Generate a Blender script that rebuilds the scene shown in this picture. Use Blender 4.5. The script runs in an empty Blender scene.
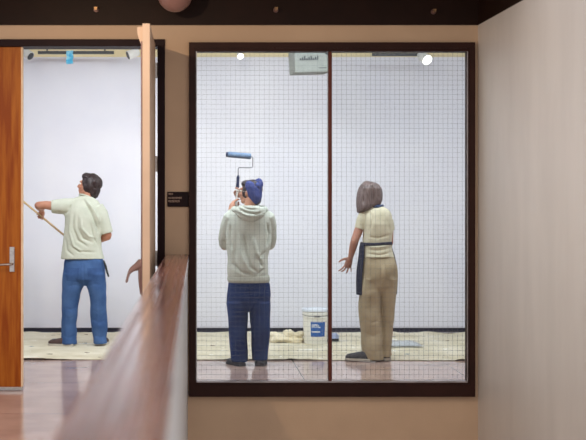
import bpy, bmesh, math, random
import numpy as np
from mathutils import Vector, Matrix, noise
from mathutils.bvhtree import BVHTree

random.seed(7)
scene = bpy.context.scene
COL = scene.collection
PI = math.pi

# ------------------------------------------------------------------ camera
F = 1143.0                    # focal length in pixels of the 586 px wide frame
VX, VY, EYE = 196.0, 205.0, 1.465
cam_data = bpy.data.cameras.new('camera')
cam = bpy.data.objects.new('camera', cam_data)
COL.objects.link(cam)
cam.location = (0, 0, EYE)
cam.rotation_euler = (PI / 2, 0, 0)
cam_data.sensor_width = 36.0
cam_data.lens = F / 586 * 36.0
cam_data.shift_x = (293 - VX) / 586
cam_data.shift_y = -(220 - VY) / 586
cam_data.clip_start = 0.05
cam_data.dof.use_dof = True
cam_data.dof.focus_distance = 10.2
cam_data.dof.aperture_fstop = 2.4
scene.camera = cam

# ------------------------------------------------------------------ world and view
world = bpy.data.worlds.new('world')
scene.world = world
world.use_nodes = True
bg = world.node_tree.nodes['Background']
bg.inputs[0].default_value = (1.0, 0.96, 0.95, 1)
bg.inputs[1].default_value = 1.1
vs = scene.view_settings
vs.view_transform = 'Standard'
vs.look = 'None'
vs.exposure = 0.0
vs.gamma = 1.0
vs.use_curve_mapping = False


# ------------------------------------------------------------------ lights
def area(name, loc, target, power, color, sx, sy=None, spread=PI):
    d = bpy.data.lights.new(name, 'AREA')
    d.energy = power
    d.color = color
    d.shape = 'RECTANGLE'
    d.size = sx
    d.size_y = sy or sx
    d.spread = spread
    o = bpy.data.objects.new(name, d)
    COL.objects.link(o)
    o.location = loc
    v = Vector(target) - Vector(loc)
    o.rotation_euler = v.to_track_quat('-Z', 'Y').to_euler()
    return o


def spot(name, loc, target, power, color, angle, blend=0.6, radius=0.06):
    d = bpy.data.lights.new(name, 'SPOT')
    d.energy = power
    d.color = color
    d.spot_size = math.radians(angle)
    d.spot_blend = blend
    d.shadow_soft_size = radius
    o = bpy.data.objects.new(name, d)
    COL.objects.link(o)
    o.location = loc
    v = Vector(target) - Vector(loc)
    o.rotation_euler = v.to_track_quat('-Z', 'Y').to_euler()
    return o


COOL = (0.85, 0.94, 1.0)
area('gallery_fill', (0.3, 10.25, 3.22), (0.3, 11.4, 0), 228, COOL, 6.0, 0.8)  # broad unseen panel added for overall brightness in the gallery
spot('gallery_spot_left', (0.15, 10.3, 3.2), (-1.36, 13.13, 1.9), 98, (1.0, 0.96, 0.92), 52, 1.0, 0.05)
spot('gallery_spot_middle', (0.2, 10.0, 3.2), (0.62, 13.13, 2.0), 105, (1.0, 0.96, 0.92), 50, 1.0, 0.05)
WARM = (1.0, 0.74, 0.47)
spot('hall_downlight', (-1.10, 6.2, 2.97), (0.5, 9.0, 0.6), 95, WARM, 130, 0.7, 0.02)


# ------------------------------------------------------------------ materials
def srgb(r, g, b):
    f = lambda c: (c / 255 / 12.92) if c / 255 <= 0.04045 else ((c / 255 + 0.055) / 1.055) ** 2.4
    return (f(r), f(g), f(b), 1)


def lin(r, g, b):
    return (r, g, b, 1)


def material(name, col, rough=0.6, metal=0.0, col2=None, scale=8.0, stretch=(1, 1, 1), bump=0.0, bscale=None,
             spec=0.5, detail=4.0, lo=0.35, hi=0.65, coat=0.0, emit=None):
    m = bpy.data.materials.new(name)
    m.use_nodes = True
    nt = m.node_tree
    b = nt.nodes['Principled BSDF']
    b.inputs['Base Color'].default_value = col
    b.inputs['Roughness'].default_value = rough
    b.inputs['Metallic'].default_value = metal
    b.inputs['Specular IOR Level'].default_value = spec
    if coat:
        b.inputs['Coat Weight'].default_value = coat
        b.inputs['Coat Roughness'].default_value = 0.12
    if emit:
        b.inputs['Emission Color'].default_value = emit[0]
        b.inputs['Emission Strength'].default_value = emit[1]
    tc = nt.nodes.new('ShaderNodeTexCoord')
    mp = nt.nodes.new('ShaderNodeMapping')
    mp.inputs['Scale'].default_value = stretch
    nt.links.new(tc.outputs['Object'], mp.inputs[0])
    if col2:
        n = nt.nodes.new('ShaderNodeTexNoise')
        n.inputs['Scale'].default_value = scale
        n.inputs['Detail'].default_value = detail
        r = nt.nodes.new('ShaderNodeValToRGB')
        r.color_ramp.elements[0].position = lo
        r.color_ramp.elements[0].color = col
        r.color_ramp.elements[1].position = hi
        r.color_ramp.elements[1].color = col2
        nt.links.new(mp.outputs[0], n.inputs['Vector'])
        nt.links.new(n.outputs['Fac'], r.inputs[0])
        nt.links.new(r.outputs[0], b.inputs['Base Color'])
    if bump:
        n2 = nt.nodes.new('ShaderNodeTexNoise')
        n2.inputs['Scale'].default_value = bscale or scale
        n2.inputs['Detail'].default_value = 3
        bp = nt.nodes.new('ShaderNodeBump')
        bp.inputs['Strength'].default_value = bump
        bp.inputs['Distance'].default_value = 0.01
        nt.links.new(mp.outputs[0], n2.inputs['Vector'])
        nt.links.new(n2.outputs['Fac'], bp.inputs['Height'])
        nt.links.new(bp.outputs[0], b.inputs['Normal'])
    return m


def math_node(nt, op, a, b=None):
    n = nt.nodes.new('ShaderNodeMath')
    n.operation = op
    for i, v in enumerate((a, b)):
        if v is None:
            continue
        if isinstance(v, (int, float)):
            n.inputs[i].default_value = v
        else:
            nt.links.new(v, n.inputs[i])
    return n.outputs[0]


def wired_glass():
    m = bpy.data.materials.new('wired_glass')
    m.use_nodes = True
    nt = m.node_tree
    nt.nodes.clear()
    out = nt.nodes.new('ShaderNodeOutputMaterial')
    tr = nt.nodes.new('ShaderNodeBsdfTransparent')
    tr.inputs[0].default_value = (0.955, 0.965, 0.96, 1)
    gl = nt.nodes.new('ShaderNodeBsdfGlossy')
    gl.inputs['Roughness'].default_value = 0.02
    fr = nt.nodes.new('ShaderNodeFresnel')
    fr.inputs[0].default_value = 1.18
    mix = nt.nodes.new('ShaderNodeMixShader')
    nt.links.new(fr.outputs[0], mix.inputs[0])
    nt.links.new(tr.outputs[0], mix.inputs[1])
    nt.links.new(gl.outputs[0], mix.inputs[2])
    wire = nt.nodes.new('ShaderNodeBsdfDiffuse')
    wire.inputs[0].default_value = (0.19, 0.19, 0.21, 1)
    tc = nt.nodes.new('ShaderNodeTexCoord')
    sep = nt.nodes.new('ShaderNodeSeparateXYZ')
    nt.links.new(tc.outputs['Object'], sep.inputs[0])
    pitch, width = 0.0382, 0.0008
    lines = []
    for ax in (0, 2):
        v = math_node(nt, 'ADD', sep.outputs[ax], 10.0)
        v = math_node(nt, 'DIVIDE', v, pitch)
        v = math_node(nt, 'FRACT', v)
        lines.append(math_node(nt, 'LESS_THAN', v, width / pitch))
    fac = math_node(nt, 'MAXIMUM', lines[0], lines[1])
    mix2 = nt.nodes.new('ShaderNodeMixShader')
    nt.links.new(fac, mix2.inputs[0])
    nt.links.new(mix.outputs[0], mix2.inputs[1])
    nt.links.new(wire.outputs[0], mix2.inputs[2])
    nt.links.new(mix2.outputs[0], out.inputs[0])
    return m


def stone_floor():
    m = material('stone_floor', srgb(164, 138, 129), 0.13, col2=srgb(182, 156, 146), scale=2.5, bump=0.05, bscale=5)
    nt = m.node_tree
    b = nt.nodes['Principled BSDF']
    b.inputs['Specular IOR Level'].default_value = 0.7
    src = b.inputs['Base Color'].links[0].from_socket
    tc = nt.nodes.new('ShaderNodeTexCoord')
    sep = nt.nodes.new('ShaderNodeSeparateXYZ')
    nt.links.new(tc.outputs['Object'], sep.inputs[0])
    ls = []
    for ax, off, pitch in ((0, 0.905, 1.395), (1, 9.41, 1.395)):
        v = math_node(nt, 'SUBTRACT', sep.outputs[ax], off - pitch * 10)
        v = math_node(nt, 'DIVIDE', v, pitch)
        v = math_node(nt, 'FRACT', v)
        ls.append(math_node(nt, 'LESS_THAN', v, 0.007 / pitch))
    fac = math_node(nt, 'MAXIMUM', ls[0], ls[1])
    mx = nt.nodes.new('ShaderNodeMix')
    mx.data_type = 'RGBA'
    nt.links.new(fac, mx.inputs[0])
    nt.links.new(src, mx.inputs[6])
    mx.inputs[7].default_value = srgb(78, 62, 60)
    nt.links.new(mx.outputs[2], b.inputs['Base Color'])
    return m


def canvas_cloth():
    m = material('drop_cloth_canvas', srgb(226, 218, 198), 0.9, col2=srgb(206, 196, 170), scale=3, bump=0.25, bscale=160, spec=0.1)
    nt = m.node_tree
    b = nt.nodes['Principled BSDF']
    src = b.inputs['Base Color'].links[0].from_socket
    tc = nt.nodes.new('ShaderNodeTexCoord')
    for sc_, thr, colr in ((4.2, 0.69, srgb(70, 110, 130)), (5.3, 0.66, srgb(245, 243, 236)), (6.1, 0.70, srgb(120, 104, 84))):
        mp = nt.nodes.new('ShaderNodeMapping')
        mp.inputs['Location'].default_value = (sc_, sc_ * 2, 0)
        n = nt.nodes.new('ShaderNodeTexNoise')
        n.inputs['Scale'].default_value = sc_
        n.inputs['Detail'].default_value = 5
        nt.links.new(tc.outputs['Object'], mp.inputs[0])
        nt.links.new(mp.outputs[0], n.inputs['Vector'])
        g = math_node(nt, 'GREATER_THAN', n.outputs['Fac'], thr)
        mx = nt.nodes.new('ShaderNodeMix')
        mx.data_type = 'RGBA'
        nt.links.new(g, mx.inputs[0])
        nt.links.new(src, mx.inputs[6])
        mx.inputs[7].default_value = colr
        src = mx.outputs[2]
    nt.links.new(src, b.inputs['Base Color'])
    return m


M = {}
M['hall_wall'] = material('beige_hall_paint', srgb(208, 178, 148), 0.75, col2=srgb(201, 171, 142), scale=3, bump=0.12, bscale=90)
M['side_wall'] = material('pale_vinyl_wall', srgb(222, 214, 207), 0.42, col2=srgb(214, 206, 199), scale=4, stretch=(1, 1, 0.25), bump=0.10, bscale=26)
M['white_wall'] = material('white_gallery_paint', srgb(233, 234, 243), 0.7, col2=srgb(228, 229, 240), scale=2.0, bump=0.04, bscale=60)
M['white_ceiling'] = material('white_ceiling_paint', srgb(235, 232, 225), 0.8, col2=srgb(228, 225, 218), scale=3)
M['cream'] = material('cream_trim_paint', srgb(238, 224, 184), 0.6, col2=srgb(232, 218, 176), scale=3)
M['fascia'] = material('dark_brown_bulkhead', srgb(38, 21, 14), 0.5, col2=srgb(33, 18, 12), spec=0.15, scale=5, bump=0.1, bscale=60)
M['dark_frame'] = material('dark_brown_metal_frame', srgb(54, 30, 24), 0.5, spec=0.15, col2=srgb(47, 26, 21), scale=6)
M['black_frame'] = material('aubergine_door_frame', srgb(38, 20, 23), 0.5, spec=0.12, col2=srgb(33, 17, 20), scale=6)
M['mullion'] = material('red_brown_mullion', srgb(104, 56, 46), 0.5, spec=0.12, col2=srgb(94, 50, 41), scale=6)
M['bead'] = material('lit_bead', srgb(168, 160, 160), 0.35, metal=0.6, col2=srgb(150, 142, 142), scale=9)  # pale tone paints the highlight along the sill and inner frame edge
M['base_dark'] = material('navy_base', srgb(46, 48, 66), 0.6, col2=srgb(38, 40, 56), scale=4)
M['floor'] = stone_floor()
M['oak'] = material('orange_oak', srgb(140, 64, 6), 0.4, col2=srgb(172, 98, 26), scale=7, stretch=(4.2, 4.2, 0.35), detail=7, lo=0.36, hi=0.64, bump=0.05, spec=0.2)
M['oak_edge'] = material('lit_oak_edge', srgb(236, 205, 170), 0.5, col2=srgb(224, 190, 150), scale=10)  # oak made pale to paint the light caught by the leaf edge
M['leaf_paint'] = material('beige_door_paint', srgb(214, 184, 158), 0.5, col2=srgb(206, 176, 150), scale=4)
M['steel'] = material('brushed_steel', srgb(190, 186, 182), 0.28, metal=1.0, col2=srgb(165, 160, 158), scale=30, stretch=(1, 1, 6))
M['bronze'] = material('bronze_metal', srgb(140, 108, 100), 0.4, metal=0.4, col2=srgb(126, 96, 90), scale=14)
M['cap_wood'] = material('red_brown_lacquer_wood', srgb(104, 54, 44), 0.2, col2=srgb(132, 76, 62), scale=6, stretch=(8, 0.8, 8), detail=6, coat=0.5, spec=0.8, bump=0.12, bscale=5)
M['guard_paint'] = material('pale_grey_guard_paint', srgb(196, 196, 196), 0.5, col2=srgb(188, 188, 190), scale=4)
M['sign'] = material('dark_sign_plastic', srgb(38, 22, 24), 0.5, spec=0.12, col2=srgb(33, 19, 21), scale=5)
M['sign_text'] = material('brass_sign_lettering', srgb(190, 160, 140), 0.5, col2=srgb(175, 145, 125), scale=40)
M['glass'] = wired_glass()
M['canvas'] = canvas_cloth()
M['skin_a'] = material('tan_skin', srgb(194, 142, 118), 0.5, col2=srgb(188, 128, 102), scale=14, spec=0.35)
M['skin_b'] = material('light_tan_skin', srgb(196, 146, 122), 0.5, col2=srgb(186, 134, 110), scale=14, spec=0.35)
M['skin_c'] = material('warm_skin', srgb(184, 136, 118), 0.5, col2=srgb(174, 124, 106), scale=14, spec=0.35)
M['hair_dark'] = material('dark_brown_hair', srgb(34, 23, 25), 0.42, col2=srgb(54, 39, 40), scale=40, stretch=(3, 3, 0.5), bump=0.5, bscale=60)
M['hair_black'] = material('near_black_hair', srgb(36, 28, 34), 0.45, col2=srgb(56, 44, 50), scale=40, stretch=(3, 3, 0.5), bump=0.5, bscale=60)
M['hair_grey'] = material('ash_brown_hair', srgb(84, 68, 66), 0.42, col2=srgb(114, 96, 94), scale=26, stretch=(3, 3, 0.35), bump=0.5, bscale=50)
M['tee'] = material('pale_sage_cotton', srgb(204, 207, 192), 0.9, col2=srgb(194, 198, 182), scale=9, bump=0.15, bscale=220, spec=0.1)
M['hoodie'] = material('grey_green_fleece', srgb(204, 207, 197), 0.95, col2=srgb(193, 197, 187), scale=9, bump=0.2, bscale=200, spec=0.1)
M['rib'] = material('grey_green_ribbing', srgb(192, 194, 182), 0.95, col2=srgb(178, 180, 170), scale=60, stretch=(4, 4, 0.1), bump=0.3, bscale=80, spec=0.1)
M['denim'] = material('mid_blue_denim', srgb(58, 86, 134), 0.85, col2=srgb(76, 106, 154), scale=6, bump=0.2, bscale=240, spec=0.15)
M['denim_seam'] = material('deep_blue_denim', srgb(54, 80, 126), 0.85, col2=srgb(66, 94, 142), scale=12, bump=0.2, bscale=240, spec=0.15)
M['navy'] = material('dark_navy_denim', srgb(38, 52, 92), 0.85, col2=srgb(50, 68, 114), scale=6, bump=0.2, bscale=240, spec=0.15)
M['khaki'] = material('khaki_cotton', srgb(178, 164, 138), 0.9, col2=srgb(166, 152, 126), scale=7, bump=0.2, bscale=220, spec=0.1)
M['khaki_seam'] = material('khaki_pocket_cotton', srgb(168, 154, 128), 0.9, col2=srgb(158, 144, 118), scale=9, bump=0.2, bscale=220, spec=0.1)
M['shirt'] = material('cream_cotton', srgb(208, 202, 180), 0.9, col2=srgb(196, 190, 166), scale=9, bump=0.15, bscale=220, spec=0.1)
M['apron'] = material('charcoal_navy_cotton', srgb(52, 54, 72), 0.85, col2=srgb(44, 46, 62), scale=9, bump=0.15, bscale=200, spec=0.1)
M['collar'] = material('slate_blue_cotton', srgb(62, 78, 112), 0.85, col2=srgb(54, 68, 100), scale=9, spec=0.1)
M['beanie'] = material('indigo_knit', srgb(66, 74, 124), 0.95, col2=srgb(78, 86, 140), scale=40, bump=0.4, bscale=120, spec=0.1)
M['shoe_dark'] = material('charcoal_shoe_fabric', srgb(62, 62, 70), 0.7, col2=srgb(52, 52, 60), scale=20)
M['shoe_brown'] = material('brown_shoe_suede', srgb(84, 64, 60), 0.8, col2=srgb(72, 54, 52), scale=20)
M['sole'] = material('off_white_sole', srgb(196, 190, 180), 0.7, col2=srgb(184, 178, 168), scale=20)
M['strap'] = material('black_webbing', srgb(36, 38, 40), 0.6, col2=srgb(30, 32, 34), scale=20)
M['eye'] = material('eye_white', srgb(236, 232, 226), 0.2)
M['iris'] = material('brown_iris', srgb(60, 36, 24), 0.2)
M['lip'] = material('lip_skin', srgb(170, 100, 92), 0.45)
M['pole'] = material('pale_wood_pole', srgb(206, 176, 132), 0.55, col2=srgb(192, 160, 116), scale=20, stretch=(1, 1, 0.3))
M['roller'] = material('blue_grey_roller_nap', srgb(122, 142, 168), 0.95, col2=srgb(108, 128, 156), scale=50, bump=0.5, bscale=160, spec=0.1)
M['grip'] = material('navy_plastic_grip', srgb(40, 48, 84), 0.45, col2=srgb(34, 42, 74), scale=20)
M['wire'] = material('steel_wire', srgb(128, 130, 136), 0.3, metal=0.9, col2=srgb(112, 114, 120), scale=30)
M['pail'] = material('white_pail_plastic', srgb(246, 244, 236), 0.4, col2=srgb(240, 238, 230), scale=6)
M['pail_lid'] = material('pale_blue_white_lid', srgb(222, 226, 234), 0.4, col2=srgb(214, 220, 230), scale=6)
M['blue_label'] = material('blue_label_paper', srgb(44, 96, 170), 0.5, col2=srgb(36, 86, 158), scale=6)
M['white_print'] = material('white_print', srgb(232, 236, 240), 0.5, col2=srgb(224, 230, 236), scale=30)
M['tape'] = material('sky_blue_tape', srgb(72, 176, 220), 0.5, col2=srgb(150, 214, 236), scale=22, lo=0.45, hi=0.62)
M['black_metal'] = material('black_track_metal', srgb(40, 40, 44), 0.4, col2=srgb(34, 34, 38), scale=12)
M['white_metal'] = material('white_lamp_metal', srgb(226, 226, 222), 0.4, col2=srgb(218, 218, 214), scale=12)
M['grey_plastic'] = material('pale_grey_plastic', srgb(150, 153, 148), 0.6, col2=srgb(143, 146, 141), spec=0.2, scale=8)
M['lamp_on'] = material('lit_lamp_face', srgb(255, 250, 240), 0.4, emit=((1, 0.97, 0.92, 1), 6.0))
M['dark_plastic'] = material('dark_plastic', srgb(48, 52, 58), 0.4, col2=srgb(42, 46, 52), scale=12)
M['dome'] = material('rosy_brown_dome_plastic', srgb(150, 112, 104), 0.3, col2=srgb(142, 104, 96), scale=6)
M['brass'] = material('brass', srgb(150, 118, 90), 0.4, metal=0.9, col2=srgb(190, 150, 104), scale=20)
M['plastic_sheet'] = material('white_plastic_sheet', srgb(238, 240, 242), 0.25, col2=srgb(228, 232, 236), scale=6)
M['tray'] = material('pale_blue_tray_plastic', srgb(206, 212, 230), 0.4, col2=srgb(196, 204, 224), scale=8)
M['hall_ceiling'] = material('brown_hall_ceiling', srgb(92, 62, 48), 0.7, col2=srgb(86, 58, 44), scale=4)

# polish on the cap is uneven along the grain
nt = M['cap_wood'].node_tree
tc = nt.nodes.new('ShaderNodeTexCoord')
mp = nt.nodes.new('ShaderNodeMapping')
mp.inputs['Scale'].default_value = (30, 0.25, 30)
nz = nt.nodes.new('ShaderNodeTexNoise')
nz.inputs['Scale'].default_value = 2.0
nz.inputs['Detail'].default_value = 4
mr = nt.nodes.new('ShaderNodeMapRange')
mr.inputs['From Min'].default_value = 0.35
mr.inputs['From Max'].default_value = 0.65
mr.inputs['To Min'].default_value = 0.13
mr.inputs['To Max'].default_value = 0.30
nt.links.new(tc.outputs['Object'], mp.inputs[0])
nt.links.new(mp.outputs[0], nz.inputs['Vector'])
nt.links.new(nz.outputs['Fac'], mr.inputs['Value'])
nt.links.new(mr.outputs[0], nt.nodes['Principled BSDF'].inputs['Roughness'])
nt.links.new(mr.outputs[0], nt.nodes['Principled BSDF'].inputs['Coat Roughness'])

# ------------------------------------------------------------------ mesh helpers
ORG = {}


def P(px, py, Y):
    return Vector(((px - VX) * Y / F, Y, EYE + (VY - py) * Y / F))


def mesh_obj(name, me, mat, parent=None, loc=None, smooth=True):
    """Link a mesh given in world coordinates; its origin goes to loc (or its parent's)."""
    o = bpy.data.objects.new(name, me)
    COL.objects.link(o)
    org = Vector(loc) if loc is not None else (ORG[parent] if parent else Vector((0, 0, 0)))
    me.transform(Matrix.Translation(-org))
    if parent:
        o.parent = parent
        o.location = org - ORG[parent]
    else:
        o.location = org
    ORG[o] = org
    if mat is not None and not me.materials:
        me.materials.append(mat)
    if smooth:
        me.polygons.foreach_set('use_smooth', [True] * len(me.polygons))
    me.update()
    return o


def build(name, bm, mat, parent=None, loc=None, smooth=False, bevel=0.0, auto=True):
    bmesh.ops.recalc_face_normals(bm, faces=bm.faces)
    if bevel:
        bmesh.ops.bevel(bm, geom=list(bm.edges), offset=bevel, segments=2, affect='EDGES', profile=0.5)
    me = bpy.data.meshes.new(name)
    bm.to_mesh(me)
    bm.free()
    o = mesh_obj(name, me, mat, parent, loc, smooth)
    if smooth and auto:
        for e in me.edges:
            pass
        me.set_sharp_from_angle(angle=math.radians(50))
    return o


def empty(name, loc, label, cat, group=None, kind=None):
    o = bpy.data.objects.new(name, None)
    COL.objects.link(o)
    o.location = loc
    o.empty_display_size = 0.1
    ORG[o] = Vector(loc)
    return tag(o, label, cat, group, kind)


def tag(o, label, cat=None, group=None, kind=None):
    o['label'] = label
    if cat:
        o['category'] = cat
    if group:
        o['group'] = group
    if kind:
        o['kind'] = kind
    return o


def box(bm, x0, x1, y0, y1, z0, z1):
    m = Matrix.Translation(((x0 + x1) / 2, (y0 + y1) / 2, (z0 + z1) / 2)) @ Matrix.Diagonal((x1 - x0, y1 - y0, z1 - z0, 1))
    bmesh.ops.create_cube(bm, size=1.0, matrix=m)


def boxes(*bs):
    bm = bmesh.new()
    for b in bs:
        box(bm, *b)
    return bm


def frame_of(d):
    d = d.normalized()
    a = Vector((0, 0, 1)) if abs(d.z) < 0.9 else Vector((0, 1, 0))
    u = d.cross(a).normalized()
    return u, u.cross(d).normalized()


def loft(bm, rings, cap=True):
    vr = [[bm.verts.new(p) for p in r] for r in rings]
    n = len(vr[0])
    for a, b in zip(vr[:-1], vr[1:]):
        for i in range(n):
            bm.faces.new((a[i], a[(i + 1) % n], b[(i + 1) % n], b[i]))
    if cap:
        bm.faces.new(list(reversed(vr[0])))
        bm.faces.new(vr[-1])


def tube(bm, pts, radii, n=14, flat=1.0, ref=None, rounded=True):
    pts = [Vector(p) for p in pts]
    if isinstance(radii, (int, float)):
        radii = [radii] * len(pts)
    radii = list(radii)
    if rounded:
        d0 = (pts[0] - pts[1]).normalized()
        d1 = (pts[-1] - pts[-2]).normalized()
        pts = [pts[0] + d0 * radii[0] * 0.75] + pts + [pts[-1] + d1 * radii[-1] * 0.75]
        radii = [radii[0] * 0.45] + radii + [radii[-1] * 0.45]
    rings = []
    u0 = None
    for i, p in enumerate(pts):
        a = pts[max(i - 1, 0)]
        b = pts[min(i + 1, len(pts) - 1)]
        d = (b - a).normalized()
        if ref is not None:
            u = (Vector(ref) - d * Vector(ref).dot(d)).normalized()
        elif u0 is None:
            u, _ = frame_of(d)
        else:
            u = (u0 - d * u0.dot(d)).normalized()
        u0 = u
        w = d.cross(u).normalized()
        r = radii[i]
        rings.append([p + u * (r * math.cos(t)) + w * (r * flat * math.sin(t)) for t in [2 * PI * k / n for k in range(n)]])
    loft(bm, rings)


def ell(bm, c, r, mat=None, seg=20):
    m = Matrix.Translation(Vector(c)) @ Matrix.Diagonal((r[0], r[1], r[2], 1))
    if mat is not None:
        m = mat @ m
    bmesh.ops.create_uvsphere(bm, u_segments=seg, v_segments=seg // 2 + 2, radius=1.0, matrix=m)


def lathe(bm, prof, center, n=40, axis=None):
    c = Vector(center)
    rings = []
    for r, z in prof:
        rings.append([c + Vector((r * math.cos(2 * PI * k / n), r * math.sin(2 * PI * k / n), z)) for k in range(n)])
    loft(bm, rings)


def smooth_curve(pts, sub=6):
    """Catmull-Rom through points."""
    pts = [Vector(p) for p in pts]
    out = []
    for i in range(len(pts) - 1):
        p0 = pts[max(i - 1, 0)]
        p1, p2 = pts[i], pts[i + 1]
        p3 = pts[min(i + 2, len(pts) - 1)]
        for k in range(sub):
            t = k / sub
            out.append(0.5 * ((2 * p1) + (p2 - p0) * t + (2 * p0 - 5 * p1 + 4 * p2 - p3) * t * t + (3 * p1 - p0 - 3 * p2 + p3) * t ** 3))
    out.append(pts[-1])
    return out


def remeshed(bm, voxel=0.008, smooth=3):
    """Union everything in bm into one continuous surface."""
    bmesh.ops.recalc_face_normals(bm, faces=bm.faces)
    me = bpy.data.meshes.new('tmp')
    bm.to_mesh(me)
    bm.free()
    o = bpy.data.objects.new('tmp', me)
    COL.objects.link(o)
    r = o.modifiers.new('r', 'REMESH')
    r.mode = 'VOXEL'
    r.voxel_size = voxel
    if smooth:
        s = o.modifiers.new('s', 'SMOOTH')
        s.factor = 0.5
        s.iterations = smooth
    dg = bpy.context.evaluated_depsgraph_get()
    dg.update()
    res = bpy.data.meshes.new_from_object(o.evaluated_get(dg))
    bpy.data.objects.remove(o)
    bpy.data.meshes.remove(me)
    return res


def get_co(me):
    co = np.empty(len(me.vertices) * 3)
    me.vertices.foreach_get('co', co)
    no = np.empty(len(me.vertices) * 3)
    me.vertices.foreach_get('normal', no)
    return co.reshape(-1, 3), no.reshape(-1, 3)


def set_co(me, co):
    me.vertices.foreach_set('co', co.reshape(-1))
    me.update()


def folds(me, amp, freq, seed=0.0, zr=None):
    """Soft cloth folds: noise displacement along the normal."""
    co, no = get_co(me)
    d = np.zeros(len(co))
    for i, c in enumerate(co):
        d[i] = noise.noise(Vector((c[0] * freq[0] + seed, c[1] * freq[1] - seed, c[2] * freq[2] + seed * 0.7)))
    if zr:
        lo, hi = zr
        d *= np.clip((co[:, 2] - lo) / (hi - lo), 0, 1) if hi > lo else 1
    set_co(me, co + no * (d * amp)[:, None])


def creases(me, Y, lines, k=0.75):
    """Press creases (depth > 0) or raise folds (depth < 0) along pixel polylines on the side that faces the hall."""
    co, no = get_co(me)
    w = np.clip(-no[:, 1] * 1.6 + 0.1, 0, 1)
    tot = np.zeros(len(co))
    for pts, width, depth in lines:
        q = [P(px, py, Y) for px, py in pts]
        best = np.full(len(co), 9.0)
        along = np.zeros(len(co))
        nseg = len(q) - 1
        for si, (a, b) in enumerate(zip(q[:-1], q[1:])):
            a2, b2 = np.array((a.x, a.z)), np.array((b.x, b.z))
            ab = b2 - a2
            p = co[:, (0, 2)] - a2
            t = np.clip((p @ ab) / max(ab @ ab, 1e-9), 0, 1)
            dd = p - t[:, None] * ab
            dist = np.sqrt((dd ** 2).sum(1))
            along = np.where(dist < best, (si + t) / nseg, along)
            best = np.minimum(best, dist)
        tot += k * depth * np.exp(-(best / width) ** 2) * np.clip(np.sin(PI * along) * 1.5, 0, 1)
    set_co(me, co - no * (tot * w)[:, None])


def px_rings(Y, rows, n=28, sup=2.3, step=0.02):
    """Horizontal rings from silhouette rows (py, x_left, x_right, depth_back, depth_front[, dy]); back faces the hall."""
    rows = [tuple(r) + ((0.0,) if len(r) == 5 else ()) for r in rows]
    A = np.array(rows, float)
    py = A[:, 0]
    m = max(2, int(abs(py[-1] - py[0]) * Y / F / step))
    ys = np.linspace(py[0], py[-1], m)
    cols = [np.interp(ys, py, A[:, k]) for k in range(1, 6)]
    rings = []
    for i, y in enumerate(ys):
        xl, xr, db, df, dy = [c[i] for c in cols]
        a, b = P(xl, y, Y), P(xr, y, Y)
        cx, hw, z = (a.x + b.x) / 2, (b.x - a.x) / 2, a.z
        r = []
        for k in range(n):
            t = 2 * PI * k / n
            c, s = math.cos(t), math.sin(t)
            ex = 2.0 / sup
            X = hw * math.copysign(abs(c) ** ex, c)
            D = (df if s > 0 else db) * math.copysign(abs(s) ** ex, s)
            r.append(Vector((cx + X, Y + dy + D, z)))
        rings.append(r)
    return rings


def patch(name, me_target, Y, poly, mat, parent, thick=0.004, lift=0.003, res=10, world_off=Vector((0, 0, 0))):
    """A sewn-on cloth patch: a quad of pixels (tl, tr, br, bl) wrapped on the hall-facing side of a garment mesh."""
    bvh = BVHTree.FromPolygons([v.co + world_off for v in me_target.vertices], [tuple(p.vertices) for p in me_target.polygons])
    tl, tr, br, bl = [P(*p, Y) for p in poly]
    bm = bmesh.new()
    grid = []
    for j in range(res + 1):
        row = []
        for i in range(res + 1):
            u, v = i / res, j / res
            p = (tl * (1 - u) + tr * u) * (1 - v) + (bl * (1 - u) + br * u) * v
            hit, nrm, _, _ = bvh.ray_cast(Vector((p.x, Y - 1.0, p.z)), Vector((0, 1, 0)))
            if hit is None:
                hit, nrm, _, _ = bvh.find_nearest(Vector((p.x, Y - 0.2, p.z)))
            row.append((hit, nrm))
        grid.append(row)
    top = [[bm.verts.new(h + nn * (lift + thick * 0.5)) for h, nn in r] for r in grid]
    bot = [[bm.verts.new(h - nn * 0.004) for h, nn in r] for r in grid]
    for j in range(res):
        for i in range(res):
            bm.faces.new((top[j][i], top[j][i + 1], top[j + 1][i + 1], top[j + 1][i]))
            bm.faces.new((bot[j][i], bot[j + 1][i], bot[j + 1][i + 1], bot[j][i + 1]))
    edge = [(0, i) for i in range(res)] + [(j, res) for j in range(res)] + [(res, i) for i in range(res, 0, -1)] + [(j, 0) for j in range(res, 0, -1)]
    for k in range(len(edge)):
        a, b = edge[k], edge[(k + 1) % len(edge)]
        bm.faces.new((top[a[0]][a[1]], bot[a[0]][a[1]], bot[b[0]][b[1]], top[b[0]][b[1]]))
    return build(name, bm, mat, parent, smooth=True)


# ------------------------------------------------------------------ the setting
WY = 9.0          # hall face of the gallery wall
WT = 0.15


def wx(px):
    return (px - VX) * WY / F


def wz(py):
    return EYE + (VY - py) * WY / F


def struct(o, label, cat):
    return tag(o, label, cat, kind='structure')


SOFFIT = 2.88
CEIL = 3.10
DX0, DX1 = -2.55, wx(165)             # door opening incl. frame
WX0, WX1 = wx(189), wx(474)           # window incl. frame
DTOP = wz(39.5)
WTOP, WBOT = wz(43), wz(396)
RX = 2.22                             # corner with the right hand wall
# front wall, with the two openings left free
bm = boxes((-4.2, DX0, WY, WY + WT, 0.0, 3.4),
           (DX0, DX1, WY, WY + WT, DTOP, 3.4),
           (DX1, WX0, WY, WY + WT, 0.0, 3.4),
           (WX0, WX1, WY, WY + WT, WTOP, 3.4),
           (WX1, 4.2, WY, WY + WT, -1.6, 3.4),
           (DX1 + 0.001, WX1, WY, WY + WT, -1.6, WBOT))
struct(build('wall_front', bm, M['hall_wall']), 'beige brown hall wall holding the doorway and the big gallery window', 'wall')
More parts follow.
